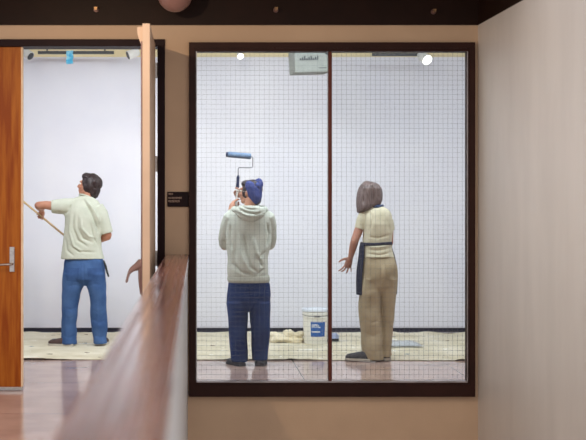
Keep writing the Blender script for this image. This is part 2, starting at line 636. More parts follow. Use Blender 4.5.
# right-hand wall, turned a little outward
ang = math.atan(39.0 / F)
L = 4.5
bm = boxes((0, 0.15, -L, 0.02, -1.6, SOFFIT))
o = build('wall_right', bm, M['side_wall'], loc=(0, 0, 0))
o.location = (RX, WY, 0)
o.rotation_euler = (0, 0, ang)
struct(o, 'pale vinyl covered side wall running towards the viewer on the right', 'wall')
bm = boxes((-0.004, 0.15, -L, -0.03, SOFFIT + 0.002, 3.4))
o = build('trim_side_fascia', bm, M['fascia'])
o.name = 'trim_2'
o.location = (RX, WY, 0)
o.rotation_euler = (0, 0, ang)
struct(o, 'dark brown band along the top of the right side wall', 'trim')
bm = boxes((-4.2, RX + 0.0, WY - 0.03, WY - 0.001, SOFFIT, CEIL))
struct(build('trim_1', bm, M['fascia']), 'dark brown bulkhead across the top of the front wall', 'trim')
bm = boxes((-4.2, RX + 0.5, 7.7, WY - 0.031, CEIL, CEIL + 0.1))  # ends early so the bright background can fill the hall
struct(build('ceiling_hall', bm, M['hall_ceiling']), 'brown hall ceiling near the front wall, cut short to let fill light in', 'ceiling')
# floors
bm = boxes((-4.2, 4.2, WY + 0.02, 13.13, -0.2, 0.0), (-4.2, -0.066, -1.0, WY + 0.02, -0.2, 0.0))
struct(build('floor', bm, M['floor']), 'polished pinkish brown stone floor running from hall into gallery', 'floor')
bm = boxes((-0.05, 3.2, -1.0, WY, -1.8, -1.6))
struct(build('floor_stairwell', bm, M['floor']), 'lower stairwell floor right of the guard wall', 'floor')
# gallery shell
BY = 13.13
bm = boxes((-4.2, 4.2, BY, BY + 0.15, 0.055, 3.5))
struct(build('wall_back', bm, M['white_wall']), 'long white gallery wall being painted', 'wall')
bm = boxes((-4.2, 4.2, BY + 0.02, BY + 0.15, 0.0, 0.054))
struct(build('baseboard_back', bm, M['base_dark']), 'dark navy recessed strip under the white gallery wall', 'baseboard')
bm = boxes((-4.2, -4.05, WY + WT, BY, 0, 3.5))
struct(build('wall_left', bm, M['white_wall']), 'white left end wall of the gallery', 'wall')
bm = boxes((4.05, 4.2, WY + WT, BY, 0, 3.5))
struct(build('wall_far_right', bm, M['white_wall']), 'white right end wall of the gallery', 'wall')
bm = boxes((-4.2, 4.2, WY + WT, BY + 0.15, 3.26, 3.45))
struct(build('ceiling', bm, M['white_ceiling']), 'white ceiling of the gallery', 'ceiling')
bm = boxes((-4.05, 4.05, BY - 0.012, BY, 3.165, 3.259))
struct(build('trim_3', bm, M['cream']), 'cream strip along the top of the white gallery wall', 'trim')

# door frame
bm = boxes((DX0, DX1, WY - 0.02, WY + WT + 0.02, wz(46.5), DTOP),
           (wx(157.5), DX1, WY - 0.02, WY + WT + 0.02, 0, wz(46.5)),
           (DX0, DX0 + 0.06, WY - 0.02, WY + WT + 0.02, 0, wz(46.5)))
struct(build('trim_4', bm, M['black_frame'], bevel=0.003), 'dark aubergine metal frame around the double doorway', 'door frame')

# oak leaf on the left, closed
d1 = empty('door_1', (wx(21.8), WY + 0.04, 0), 'closed orange oak door leaf at the left edge with a lever handle', 'door', kind='structure')
lx1 = wx(20.6)
build('leaf', boxes((DX0 + 0.065, lx1, WY + 0.02, WY + 0.065, 0.03, wz(46.8))), M['oak'], d1)
build('lit_edge', boxes((lx1, wx(22.3), WY + 0.02, WY + 0.065, 0.03, wz(46.8))), M['oak_edge'], d1)  # pale strip stands for the lit edge of the leaf
build('bottom_sweep', boxes((DX0 + 0.065, wx(22.0), WY + 0.012, WY + 0.07, 0.006, 0.029)), M['steel'], d1, bevel=0.002)
h = build('handle_plate', boxes((wx(9.3), wx(14.3), WY + 0.010, WY + 0.02, wz(272), wz(247))), M['steel'], d1, bevel=0.003)
bm = bmesh.new()
tube(bm, [(wx(11.8), WY + 0.012, wz(264)), (wx(11.8), WY - 0.045, wz(264))], [0.011, 0.010])
tube(bm, [(wx(11.8), WY - 0.045, wz(264)), (wx(6), WY - 0.05, wz(264.2)), (wx(-4), WY - 0.046, wz(264.6))], [0.012, 0.0105, 0.009], flat=0.8)
build('lever', bm, M['steel'], h, smooth=True)
bm = bmesh.new()
tube(bm, [(wx(11.8), WY + 0.011, wz(252.5)), (wx(11.8), WY - 0.004, wz(252.5))], 0.016, rounded=False, n=20)
build('lock_cylinder', bm, M['steel'], h, smooth=True)

# painted leaf swung open towards the viewer
LX1 = wx(155.5)
LX0 = LX1 - 0.052
LW = 1.06
d2 = empty('door_2', (LX1, WY - 0.02, 0), 'beige door leaf swung open towards the viewer beside the wall strip', 'door', kind='structure')
build('leaf', boxes((LX0, LX1, WY - 0.03 - LW, WY - 0.03, 0.012, 2.722)), M['leaf_paint'], d2, bevel=0.003)
ye = WY - 0.03 - LW
build('edge_seal', boxes((LX0 - 0.011, LX0 - 0.001, ye + 0.006, ye + 0.05, 0.85, 2.60)), M['bronze'], d2, bevel=0.002)
# closer arm bracket near the top
bm = bmesh.new()
prof = [(0, 2.705), (-0.038, 2.70), (-0.037, 2.66), (-0.026, 2.62), (-0.012, 2.585), (-0.006, 2.56), (0, 2.55)]
loft(bm, [[Vector((LX0 + x, y, z)) for x, z in prof] for y in (ye + 0.03, ye + 0.10)])
build('closer_bracket', bm, M['leaf_paint'], d2)
# pull handle on the room side: a plate and a curved lever
hp = build('pull_plate', boxes((LX0 - 0.013, LX0 - 0.001, ye + 0.055, ye + 0.10, 0.80, 1.18)), M['bronze'], d2, bevel=0.003)
bm = bmesh.new()
yh = ye + 0.078
q = lambda px, py: Vector(((px - VX) * yh / F, yh, EYE + (VY - py) * yh / F))
crv = smooth_curve([q(141.5, 263), q(137, 266.5), q(132.5, 269), q(129.5, 272.5), q(127.8, 277), q(126.6, 281.5)], 5)
nr = len(crv)
tube(bm, crv, [0.036 - 0.024 * min(1, i / nr * 1.6) for i in range(nr)], n=16, flat=0.55, ref=(0, 0.3, 1))
crv2 = smooth_curve([q(140.5, 268), q(140.2, 280), q(141.0, 294)], 5)
tube(bm, crv2, [0.018 - 0.012 * i / len(crv2) for i in range(len(crv2))], n=12)
build('pull_lever', bm, M['bronze'], hp, smooth=True)
for py in (71, 164, 258, 352):
    z = wz(py)
    bm = boxes((LX1 - 0.002, LX1 + 0.012, WY - 0.045, WY - 0.022, z - 0.055, z + 0.055))
    tube(bm, [(LX1 + 0.008, WY - 0.034, z - 0.06), (LX1 + 0.008, WY - 0.034, z + 0.06)], 0.010, n=12, rounded=False)
    build('hinge', bm, M['steel'], d2, smooth=True)

# window
w1 = empty('window_1', ((WX0 + WX1) / 2, WY, WBOT), 'large wired glass window in a dark brown frame looking into the gallery', 'window', kind='structure')
fw = wx(197) - wx(189)
gx0, gx1, gz0, gz1 = wx(196.5), wx(466.5), wz(380.5), wz(52)
bm = boxes((WX0, gx0, WY - 0.03, WY + 0.052, WBOT, WTOP), (gx1, WX1, WY - 0.03, WY + 0.052, WBOT, WTOP),
           (gx0, gx1, WY - 0.03, WY + 0.052, gz1, WTOP), (gx0, gx1, WY - 0.03, WY + 0.052, WBOT, gz0 - 0.012))
build('frame', bm, M['dark_frame'], w1)
# raised outer lip of the frame
l = 0.018
bm = boxes((WX0, WX0 + 0.045, WY - 0.042, WY - 0.03, WBOT, WTOP), (WX1 - 0.045, WX1, WY - 0.042, WY - 0.03, WBOT, WTOP),
           (WX0 + 0.045, WX1 - 0.045, WY - 0.042, WY - 0.03, WTOP - 0.045, WTOP), (WX0 + 0.045, WX1 - 0.045, WY - 0.042, WY - 0.03, WBOT, WBOT + 0.095))
build('frame_lip', bm, M['dark_frame'], w1)
bm = boxes((gx0, gx1, WY - 0.034, WY + 0.02, gz0 - 0.0115, gz0 - 0.0015), (gx0 - 0.004, gx0 + 0.003, WY - 0.034, WY - 0.0301, gz0, gz1),
           (gx1 - 0.003, gx1 + 0.004, WY - 0.034, WY - 0.0301, gz0, gz1))
build('glazing_bead', bm, M['bead'], w1)
mx0, mx1 = wx(328.4), wx(331.6)
build('mullion', boxes((mx0, mx1, WY - 0.02, WY + 0.052, gz0 + 0.0, gz1)), M['mullion'], w1, bevel=0.002)
build('pane', boxes((gx0, mx0, WY + 0.040, WY + 0.046, gz0 - 0.001, gz1)), M['glass'], w1)
build('pane', boxes((mx1, gx1, WY + 0.040, WY + 0.046, gz0 - 0.001, gz1)), M['glass'], w1)

# guard wall with lacquered cap between the hall floor and the stairwell
gl, gr = wx(166), wx(189)
capz = wz(254.2)
gw = empty('wall_guard', ((gl + gr) / 2, 5.0, 0), 'waist high guard wall with a glossy red brown wooden cap', 'wall', kind='structure')
build('panel', boxes((gl + 0.02, gr - 0.010, 0.9, WY - 0.001, -1.6, capz - 0.045)), M['guard_paint'], gw)
build('cap', boxes((gl, gr, 0.9, WY - 0.045, capz - 0.045, capz)), M['cap_wood'], gw, bevel=0.004)

# ------------------------------------------------------------------ small things on the hall side
sg = empty('wall_sign', (wx(177), WY, wz(206.8)), 'small dark wall sign with pale lettering beside the window frame', 'sign')
build('plate', boxes((wx(167.4), wx(188.8), WY - 0.014, WY - 0.001, wz(206.8), wz(191.8))), M['sign'], sg, bevel=0.002)
bm = bmesh.new()
for py, x0, x1, n in ((194.0, 168.6, 173.2, 3), (198.0, 168.6, 182.0, 9), (201.3, 168.6, 180.0, 7)):
    step = (x1 - x0) / n
    for k in range(n):
        a = wx(x0 + k * step)
        b = wx(x0 + (k + 0.72) * step)
        z0, z1 = wz(py + 0.95), wz(py - 0.95)
        t = (b - a) * 0.3
        box(bm, a, a + t, WY - 0.0155, WY - 0.014, z0, z1)
        box(bm, a + t, b, WY - 0.0155, WY - 0.014, z1 - 0.004, z1)
        if k % 2:
            box(bm, a + t, b, WY - 0.0155, WY - 0.014, z0, z0 + 0.004)
        else:
            box(bm, b - t, b, WY - 0.0155, WY - 0.014, z0, z1 - 0.004)
build('lettering', bm, M['sign_text'], sg)

# dome fixture on the hall ceiling
dc = P(175, -5.5, 8.7)
dm = empty('ceiling_dome', (dc.x, dc.y, CEIL), 'rosy brown dome fixture under the dark bulkhead at top left', 'ceiling fixture')
bm = bmesh.new()
R = 0.133
lathe(bm, [(0.004, -R)] + [(R * math.sin(t), -R * math.cos(t)) for t in np.linspace(0.15, PI / 2, 12)] + [(R, 0.012)], dc, 44)
build('dome', bm, M['dome'], dm, smooth=True)
bm = bmesh.new()
lathe(bm, [(R + 0.012, 0.012), (R + 0.012, CEIL - dc.z)], dc, 44)
build('base_ring', bm, M['black_metal'], dm, smooth=True)

# sidewall sprinklers on the bulkhead
for px, py, lab in ((96.5, 10.5, 'tiny brass sprinkler head above the open doorway, left of the dome'),
                    (275.5, 10.8, 'tiny brass sprinkler head on the bulkhead above the left window pane'),
                    (432.5, 12.5, 'tiny brass sprinkler head on the bulkhead above the right window pane')):
    c = Vector((wx(px), WY - 0.03, wz(py)))
    sp = empty('sprinkler_head', c, lab, 'sprinkler', 'sprinklers on the bulkhead')
    bm = bmesh.new()
    tube(bm, [c, c + Vector((0, -0.012, 0))], [0.020, 0.017], n=20, rounded=False)
    build('rosette', bm, M['bronze'], sp, smooth=True)
    bm = bmesh.new()
    tube(bm, [c + Vector((0, -0.012, 0)), c + Vector((0, -0.05, 0))], [0.008, 0.006], n=12, rounded=False)
    box(bm, c.x - 0.013, c.x + 0.013, c.y - 0.056, c.y - 0.05, c.z + 0.004, c.z + 0.014)
    box(bm, c.x - 0.010, c.x + 0.010, c.y - 0.06, c.y - 0.052, c.z - 0.010, c.z + 0.004)
    build('deflector', bm, M['brass'], sp, smooth=False)


# ------------------------------------------------------------------ gallery fittings near the ceiling
def track_rail(px0, px1, py, Y, label):
    a, b = P(px0, py, Y), P(px1, py, Y)
    r = empty('track_rail', ((a.x + b.x) / 2, Y, 3.26), label, 'lighting track', 'lighting tracks along the gallery ceiling')
    build('rail', boxes((a.x, b.x, Y - 0.018, Y + 0.018, a.z - 0.016, a.z + 0.016)), M['black_metal'], r, bevel=0.003)
    for t in (0.12, 0.88):
        x = a.x + (b.x - a.x) * t
        bm = bmesh.new()
        tube(bm, [(x, Y, a.z + 0.014), (x, Y, 3.26)], 0.008, n=10, rounded=False)
        build('hanger', bm, M['black_metal'], r, smooth=True)


track_rail(38, 114, 52.6, 12.55, 'black lighting track seen through the doorway with blue tape hanging on it')
track_rail(372, 419, 54.6, 12.3, 'short black lighting track above the right window pane')


def track_head(px, py, Y, aim, label, lit, size=1.0, mat='white_metal'):
    c = P(px, py, Y)
    t = empty('spotlight', (c.x, Y, 3.26), label, 'lamp', 'ceiling spotlights in the gallery')
    d = Vector(aim).normalized()
    bm = bmesh.new()
    tube(bm, [c - d * 0.07 * size, c - d * 0.055 * size, c + d * 0.05 * size, c + d * 0.06 * size],
         [0.030 * size, 0.044 * size, 0.050 * size, 0.052 * size], n=24, rounded=False)
    build('housing', bm, M[mat], t, smooth=True)
    bm = bmesh.new()
    tube(bm, [c + d * 0.0605 * size, c + d * 0.066 * size], [0.044 * size, 0.040 * size], n=24, rounded=False)
    build('lens', bm, M['lamp_on'] if lit else M['dark_plastic'], t, smooth=True)
    bm = bmesh.new()
    tube(bm, [c + Vector((0, 0, 0.035 * size)), (c.x, Y, 3.26)], 0.010, n=10, rounded=False)
    build('stem', bm, M[mat], t, smooth=True)


track_head(27, 53.5, 12.5, (0.5, -0.3, -0.4), 'grey spotlight head at the left end of the doorway ceiling', False)
track_head(133, 53.6, 12.5, (-0.7, -0.2, -0.3), 'white spotlight head by the open leaf in the doorway ceiling', False)
track_head(240, 54.3, 12.4, (0.1, -0.75, -0.6), 'small lit round spotlight above the left window pane', True, 0.72)
track_head(424, 57.5, 12.2, (0.35, -0.8, -0.5), 'bright lit spotlight near the top right window corner', True, 1.15)

# strip of blue tape hanging off the track
bm = bmesh.new()
Yt = 12.50
rings = []
pts = [(69.8, 51), (69.4, 54), (70.2, 57), (69.2, 60.5), (69.9, 64.2)]
for i, (px, py) in enumerate(pts):
    a, b = P(px - 3.4, py, Yt - 0.008 * (i % 2)), P(px + 3.4, py - 0.5, Yt + 0.008 * (i % 2) - 0.012)
    rings.append([a, b, b + Vector((0, 0.004, 0)), a + Vector((0, 0.004, 0))])
loft(bm, rings)
tag(build('tape_strip', bm, M['tape'], loc=P(69.8, 51, Yt)), 'sky blue strip of tape hanging from the doorway lighting track', 'tape')

# box hung from the ceiling beside the mullion
Yb = 11.5
pj = empty('projector', (P(309, 60, Yb).x, Yb, 3.26), 'pale grey box projector hung from the ceiling left of the mullion', 'projector')
bm = bmesh.new()
box(bm, -0.183, 0.183, -0.14, 0.14, -0.10, 0.13)
for v in bm.verts:
    if v.co.z < 0:
        v.co.y *= 0.9
c = P(309.5, 63.8, Yb)
rot = Matrix.Translation(c) @ Matrix.Rotation(math.radians(8), 4, 'Z') @ Matrix.Rotation(math.radians(2.5), 4, 'Y').inverted()
bmesh.ops.bevel(bm, geom=list(bm.edges), offset=0.012, segments=2, affect='EDGES', profile=0.5)
bmesh.ops.transform(bm, matrix=rot, verts=bm.verts)
build('body', bm, M['grey_plastic'], pj)
bm = bmesh.new()
for k in range(9):
    x = -0.13 + k * 0.022
    hh = 0.016 + 0.022 * ((k * 7) % 3) / 2
    box(bm, x, x + 0.011, -0.1435, -0.128, 0.025, 0.025 + hh)
box(bm, -0.13, 0.057, -0.1432, -0.1285, 0.023, 0.026)
bmesh.ops.transform(bm, matrix=rot, verts=bm.verts)
build('vent_slots', bm, M['dark_plastic'], pj)
bm = boxes((0.06, 0.14, -0.1335, -0.122, -0.062, -0.056))
bmesh.ops.transform(bm, matrix=rot, verts=bm.verts)
build('nameplate', bm, M['dark_plastic'], pj)
bm = bmesh.new()
tube(bm, [(0.15, -0.150, 0.088), (0.15, -0.125, 0.088)], [0.018, 0.020], n=18, rounded=False)
bmesh.ops.transform(bm, matrix=rot, verts=bm.verts)
build('lens', bm, M['dark_plastic'], pj, smooth=True)
bm = bmesh.new()
tube(bm, [(c.x, Yb, c.z + 0.12), (c.x, Yb, 3.26)], 0.02, n=14, rounded=False)
build('mount_pole', bm, M['white_metal'], pj, smooth=True)

# ------------------------------------------------------------------ drop cloth and what lies on it
FEET = [(-1.24, 11.85), (-0.98, 11.88), (1.6, 10.72), (1.75, 10.75), (1.2, 12.05), (0.85, 12.15), (1.32, 12.3)]


def cloth_z(x, y):
    w = 0.5 + 0.5 * noise.noise(Vector((x * 1.6, y * 5.0, 3.0)))
    w2 = 0.5 + 0.5 * noise.noise(Vector((x * 6.0 + 4, y * 9.0, 1.0)))
    h_ = 0.022 * max(0, w - 0.42) + 0.012 * max(0, w2 - 0.45)
    k = 1.0
    for fx, fy in FEET:
        d = math.hypot(x - fx, y - fy)
        k = min(k, max(0.0, (d - 0.34) / 0.2))
    return 0.003 + h_ * k * 1.4


bm = bmesh.new()
NX, NY = 260, 90
top, bot = [], []
for j in range(NY + 1):
    rt, rb = [], []
    for i in range(NX + 1):
        u, v = i / NX, j / NY
        x = -2.9 + 6.0 * u
        yf = 10.83 - 0.10 * u + 0.018 * noise.noise(Vector((x * 2.2, 0, 0))) + 0.006 * noise.noise(Vector((x * 9, 0, 5)))
        y = yf + (12.98 - yf) * v
        z = cloth_z(x, y)
        if v < 0.05:
            z += max(0, noise.noise(Vector((x * 5.0, 2.0, 0))) - 0.25) * 0.05 * (1 - v / 0.05) * (0 if 1.35 < x < 1.95 else 1)
        if v > 0.93:
            z += 0.02 * (v - 0.93) / 0.07 * (0.5 + noise.noise(Vector((x * 4, 9, 0))))
        rt.append(bm.verts.new((x, y, z + 0.004)))
        rb.append(bm.verts.new((x, y, max(0.0005, z))))
    top.append(rt)
    bot.append(rb)
for j in range(NY):
    for i in range(NX):
        bm.faces.new((top[j][i], top[j][i + 1], top[j + 1][i + 1], top[j + 1][i]))
        bm.faces.new((bot[j][i], bot[j + 1][i], bot[j + 1][i + 1], bot[j][i + 1]))
for i in range(NX):
    bm.faces.new((top[0][i], bot[0][i], bot[0][i + 1], top[0][i + 1]))
    bm.faces.new((top[NY][i], top[NY][i + 1], bot[NY][i + 1], bot[NY][i]))
for j in range(NY):
    bm.faces.new((top[j][0], top[j + 1][0], bot[j + 1][0], bot[j][0]))
    bm.faces.new((top[j][NX], bot[j][NX], bot[j + 1][NX], top[j + 1][NX]))
tag(build('drop_cloth', bm, M['canvas'], loc=(0, 11.8, 0), smooth=True), 'long paint spotted cream canvas spread on the gallery floor', 'drop cloth')

# bundle of folded canvas left of the pail
bm = bmesh.new()
Yc = 12.15
for (px, py, rx, ry, rz, a) in ((278, 338, .10, .10, .035, 0), (289, 339.5, .13, .10, .030, 6), (297, 340, .07, .09, .03, -8), (291, 334.5, .09, .07, .045, 12),
                                (276, 335, .07, .06, .03, 4), (299, 334.5, .05, .06, .045, -10)):
    c = P(px, py, Yc)
    c.z = max(c.z, rz * 0.8 + 0.006)
    ell(bm, (0, 0, 0), (rx, ry, rz), Matrix.Translation(c) @ Matrix.Rotation(math.radians(a), 4, 'Y'))
box(bm, P(270, 0, Yc).x, P(302, 0, Yc).x, Yc - 0.08, Yc + 0.08, 0.008, 0.05)
me = remeshed(bm, 0.006, 4)
folds(me, 0.022, (11, 11, 26), 3.1)
folds(me, 0.010, (32, 32, 60), 8.1)
co, no = get_co(me)
co[:, 2] = np.maximum(co[:, 2], 0.0095)
set_co(me, co)
tag(mesh_obj('folded_cloth', me, material('pale_tan_canvas', srgb(240, 230, 206), 0.85, col2=srgb(226, 212, 180), scale=7, bump=0.2, bscale=150), loc=(P(286, 0, Yc).x, Yc, 0.008)),
    'crumpled bundle of pale canvas left of the white paint pail', 'cloth')

# crumpled plastic at the right
bm = bmesh.new()
Yc = 11.75
N2 = 46
g = []
for j in range(17):
    r_ = []
    for i in range(N2 + 1):
        u, v = i / N2, j / 16
        x = P(384, 0, Yc).x + (P(421, 0, Yc).x - P(384, 0, Yc).x) * u
        y = Yc - 0.13 + 0.36 * v + 0.05 * noise.noise(Vector((x * 7, v * 3, 1)))
        e = min(u, 1 - u, v, 1 - v) * 6
        z = 0.030 + 0.030 * min(1, e) * (0.7 + noise.noise(Vector((x * 12, y * 9, 7))))
        r_.append(bm.verts.new((x, y, max(0.027, z))))
    g.append(r_)
for j in range(16):
    for i in range(N2):
        bm.faces.new((g[j][i], g[j][i + 1], g[j + 1][i + 1], g[j + 1][i]))
bmesh.ops.solidify(bm, geom=list(bm.faces), thickness=0.004)
tag(build('plastic_sheet', bm, M['plastic_sheet'], loc=(P(402, 0, Yc).x, Yc, 0.02), smooth=True), 'crumpled white plastic sheet on the drop cloth at right', 'plastic sheet')

# paint tray peeking out behind the mullion
Yr = 12.3
x0, x1 = P(322, 0, Yr).x, P(338, 0, Yr).x
tr_ = empty('paint_tray', ((x0 + x1) / 2, Yr, 0.008), 'small pale blue paint tray with a dark front behind the mullion', 'paint tray')
bm = bmesh.new()
prof_o = [(x0, 0.075), (x0 + 0.012, 0.012), (x1 - 0.012, 0.012), (x1, 0.075), (x1 - 0.006, 0.075), (x1 - 0.017, 0.018), (x0 + 0.017, 0.018), (x0 + 0.006, 0.075)]
loft(bm, [[Vector((x, y, z)) for x, z in prof_o] for y in (Yr - 0.12, Yr + 0.12)])
box(bm, x0 + 0.008, x1 - 0.008, Yr + 0.115, Yr + 0.122, 0.014, 0.075)
build('trough', bm, M['tray'], tr_)
build('front_lip', boxes((x0 + 0.006, x1 - 0.006, Yr - 0.128, Yr - 0.119, 0.014, 0.042)), M['dark_plastic'], tr_, bevel=0.003)

# paint pail
Yp = 12.05
pc = P(315.6, 0, Yp)
pb = 0.0075
pail = empty('paint_pail', (pc.x, Yp, pb), 'white plastic paint pail with a square blue label on the drop cloth', 'pail')
bm = bmesh.new()
lathe(bm, [(0.118, 0), (0.121, 0.004), (0.133, 0.27), (0.138, 0.272), (0.139, 0.285), (0.135, 0.288), (0.135, 0.305), (0.141, 0.307), (0.141, 0.322), (0.136, 0.325), (0.136, 0.348)],
      (pc.x, Yp, pb), 56)
build('bucket', bm, M['pail'], pail, smooth=True)
bm = bmesh.new()
lathe(bm, [(0.143, 0.340), (0.147, 0.343), (0.147, 0.364), (0.142, 0.370), (0.128, 0.370), (0.124, 0.362), (0.01, 0.362)], (pc.x, Yp, pb), 56)
build('lid', bm, M['pail_lid'], pail, smooth=True)
bm = bmesh.new()
crv = []
for k in range(25):
    t = PI * k / 24
    crv.append(Vector((pc.x + 0.146 * math.cos(t), Yp - 0.05 - 0.1045 * math.sin(t), pb + 0.315 - 0.018 * math.sin(t))))
tube(bm, crv, 0.003, n=8)
box(bm, pc.x - 0.030, pc.x + 0.030, Yp - 0.1625, Yp - 0.148, pb + 0.289, pb + 0.304)
build('handle', bm, M['wire'], pail, smooth=True)
# curved label with blocky white print
def on_pail(a, z, lift):
    r = 0.121 + 0.012 * (z - 0.004) / 0.266 + lift
    return Vector((pc.x + r * math.sin(a), Yp - r * math.cos(a), pb + z))


def pail_patch(bm, a0, a1, z0, z1, lift):
    n = max(2, int((a1 - a0) / 0.08) + 1)
    rings = []
    for k in range(n + 1):
        a = a0 + (a1 - a0) * k / n
        rings.append([on_pail(a, z0, lift), on_pail(a, z1, lift), on_pail(a, z1, lift - 0.0018), on_pail(a, z0, lift - 0.0018)])
    loft(bm, rings)


bm = bmesh.new()
pail_patch(bm, -0.50, 0.72, 0.082, 0.235, 0.003)
lb = build('label', bm, M['blue_label'], pail)
bm = bmesh.new()
for a0, a1, z0, z1 in ((-0.40, -0.34, .175, .215), (-0.30, -0.24, .18, .212), (-0.20, -0.02, .206, .214), (-0.20, -0.14, .178, .206), (-0.08, -0.02, .178, .206),
                       (0.02, 0.08, .18, .212), (0.12, 0.17, .176, .205), (0.17, 0.28, .176, .184), (-0.42, 0.26, .128, .139)):
    pail_patch(bm, a0, a1, z0, z1, 0.005)
build('print', bm, M['white_print'], lb)

# ------------------------------------------------------------------ people
def head_matrix(c, fwd, up=(0, 0, 1)):
    f = Vector(fwd).normalized()
    r = f.cross(Vector(up)).normalized()
    u = r.cross(f).normalized()
    m = Matrix((r, f, u)).transposed().to_4x4()
    m.translation = c
    return m


def head(bm, m, s=1.0):
    m = m @ Matrix.Scale(s, 4)
    ell(bm, (0, -.015, .03), (.075, .095, .088), m)
    ell(bm, (0, .030, -.035), (.061, .068, .078), m)
    ell(bm, (0, .060, -.092), (.027, .024, .021), m)
    ell(bm, (0, .076, .024), (.052, .020, .014), m)
    for sx in (-1, 1):
        ell(bm, (sx * .038, .066, -.028), (.022, .022, .018), m)
        ell(bm, (sx * .076, -.004, -.012), (.009, .019, .031), m)
        tube(bm, [m @ Vector((sx * .058, .0, -.06)), m @ Vector((sx * .03, .055, -.092))], 0.017 * s)
    tube(bm, [m @ Vector((0, .090, .012)), m @ Vector((0, .104, -.018)), m @ Vector((0, .108, -.034))], [.008 * s, .010 * s, .0125 * s])
    ell(bm, (0, .092, -.038), (.017, .012, .009), m)
    ell(bm, (0, .086, -.060), (.022, .011, .006), m)
    ell(bm, (0, .084, -.071), (.020, .011, .007), m)


def eyes(m, parent, s=1.0):
    m = m @ Matrix.Scale(s, 4)
    for sx in (-1, 1):
        bm = bmesh.new()
        ell(bm, (sx * .031, .079, .003), (.013, .0125, .0105), m, 16)
        e = build('eye', bm, M['eye'], parent, smooth=True, auto=False)
        bm = bmesh.new()
        ell(bm, (sx * .031, .0885, .003), (.0055, .004, .0055), m, 12)
        build('iris', bm, M['iris'], e, smooth=True, auto=False)


def hand(bm, wrist, along, back, thumb_sign, curls=(25, 25, 20), spread=(8, 2, -4, -11), s=1.0, thumb=(0.8, 0.55, -0.3), per=None):
    """Palm, four unequal bent fingers and a thumb. along: finger direction; back: back-of-hand normal."""
    y = Vector(along).normalized()
    z = Vector(back)
    z = (z - y * z.dot(y)).normalized()
    x = y.cross(z).normalized() * thumb_sign
    T = lambda a, b, c: Vector(wrist) + (x * a + y * b + z * c) * s
    rings = []
    for (yy, w, t, xo) in ((-.012, .025, .019, 0), (.012, .030, .018, .001), (.035, .038, .0165, .002), (.062, .041, .0145, .001), (.084, .040, .012, 0), (.092, .034, .008, 0)):
        rings.append([T(xo + w * math.cos(t0), yy, t * math.sin(t0)) for t0 in [2 * PI * k / 18 for k in range(18)]])
    loft(bm, rings)
    fb = ((.030, .084, (.040, .026, .021), .0082), (.0105, .090, (.045, .029, .022), .0085), (-.0095, .086, (.041, .027, .021), .0081), (-.0285, .075, (.032, .021, .018), .0072))
    for i, (bx, by, ls, r) in enumerate(fb):
        a = math.radians(spread[i])
        cur = curls if per is None else per[i]
        pts = [T(bx * 0.9, by - .022, 0), T(bx, by, 0)]
        p = Vector((bx, by, 0))
        bend = 0.0
        for L_, c_ in zip(ls, cur):
            bend += math.radians(c_)
            d = Vector((math.sin(a) * math.cos(bend), math.cos(a) * math.cos(bend), -math.sin(bend)))
            p = p + d * L_
            pts.append(T(*p))
        tube(bm, pts, [r * s, r * 1.05 * s, r * s, r * .93 * s, r * .78 * s], n=10)
    td = Vector(thumb).normalized()
    p0 = Vector((.018, .012, -.004))
    p1 = p0 + td * .042
    d2 = (td + Vector((-.25, .35, -.15))).normalized()
    p2 = p1 + d2 * .032
    d3 = (d2 + Vector((-.25, .25, -.15))).normalized()
    p3 = p2 + d3 * .025
    tube(bm, [T(*p0), T(*p1), T(*p2), T(*p3)], [.0145 * s, .0118 * s, .0100 * s, .0078 * s], n=12)


def grip(pos, thumb_dir, along, sign, s=1.0):
    """Wrist, finger direction and back normal for a hand whose fingers close round a bar at pos."""
    x = Vector(thumb_dir).normalized()
    y = Vector(along)
    y = (y - x * y.dot(x)).normalized()
    z = x.cross(y) * sign
    return Vector(pos) - y * .083 * s + z * .035 * s, y, z


def foot(bm, ankle, toe_dir, s=1.0, z0=0.012):
    d = Vector((toe_dir[0], toe_dir[1], 0)).normalized()
    a = Vector(ankle)
    z = z0
    pts = [Vector((a.x, a.y, z + .045)) - d * .045 * s, Vector((a.x, a.y, z + .045)), Vector((a.x, a.y, z + .036)) + d * .07 * s, Vector((a.x, a.y, z + .025)) + d * .13 * s, Vector((a.x, a.y, z + .018)) + d * .165 * s]
    tube(bm, pts, [.032 * s, .040 * s, .036 * s, .025 * s, .016 * s], n=14)
    tube(bm, [Vector((a.x, a.y, z + .05)), a], [.040 * s, .040 * s], n=14)


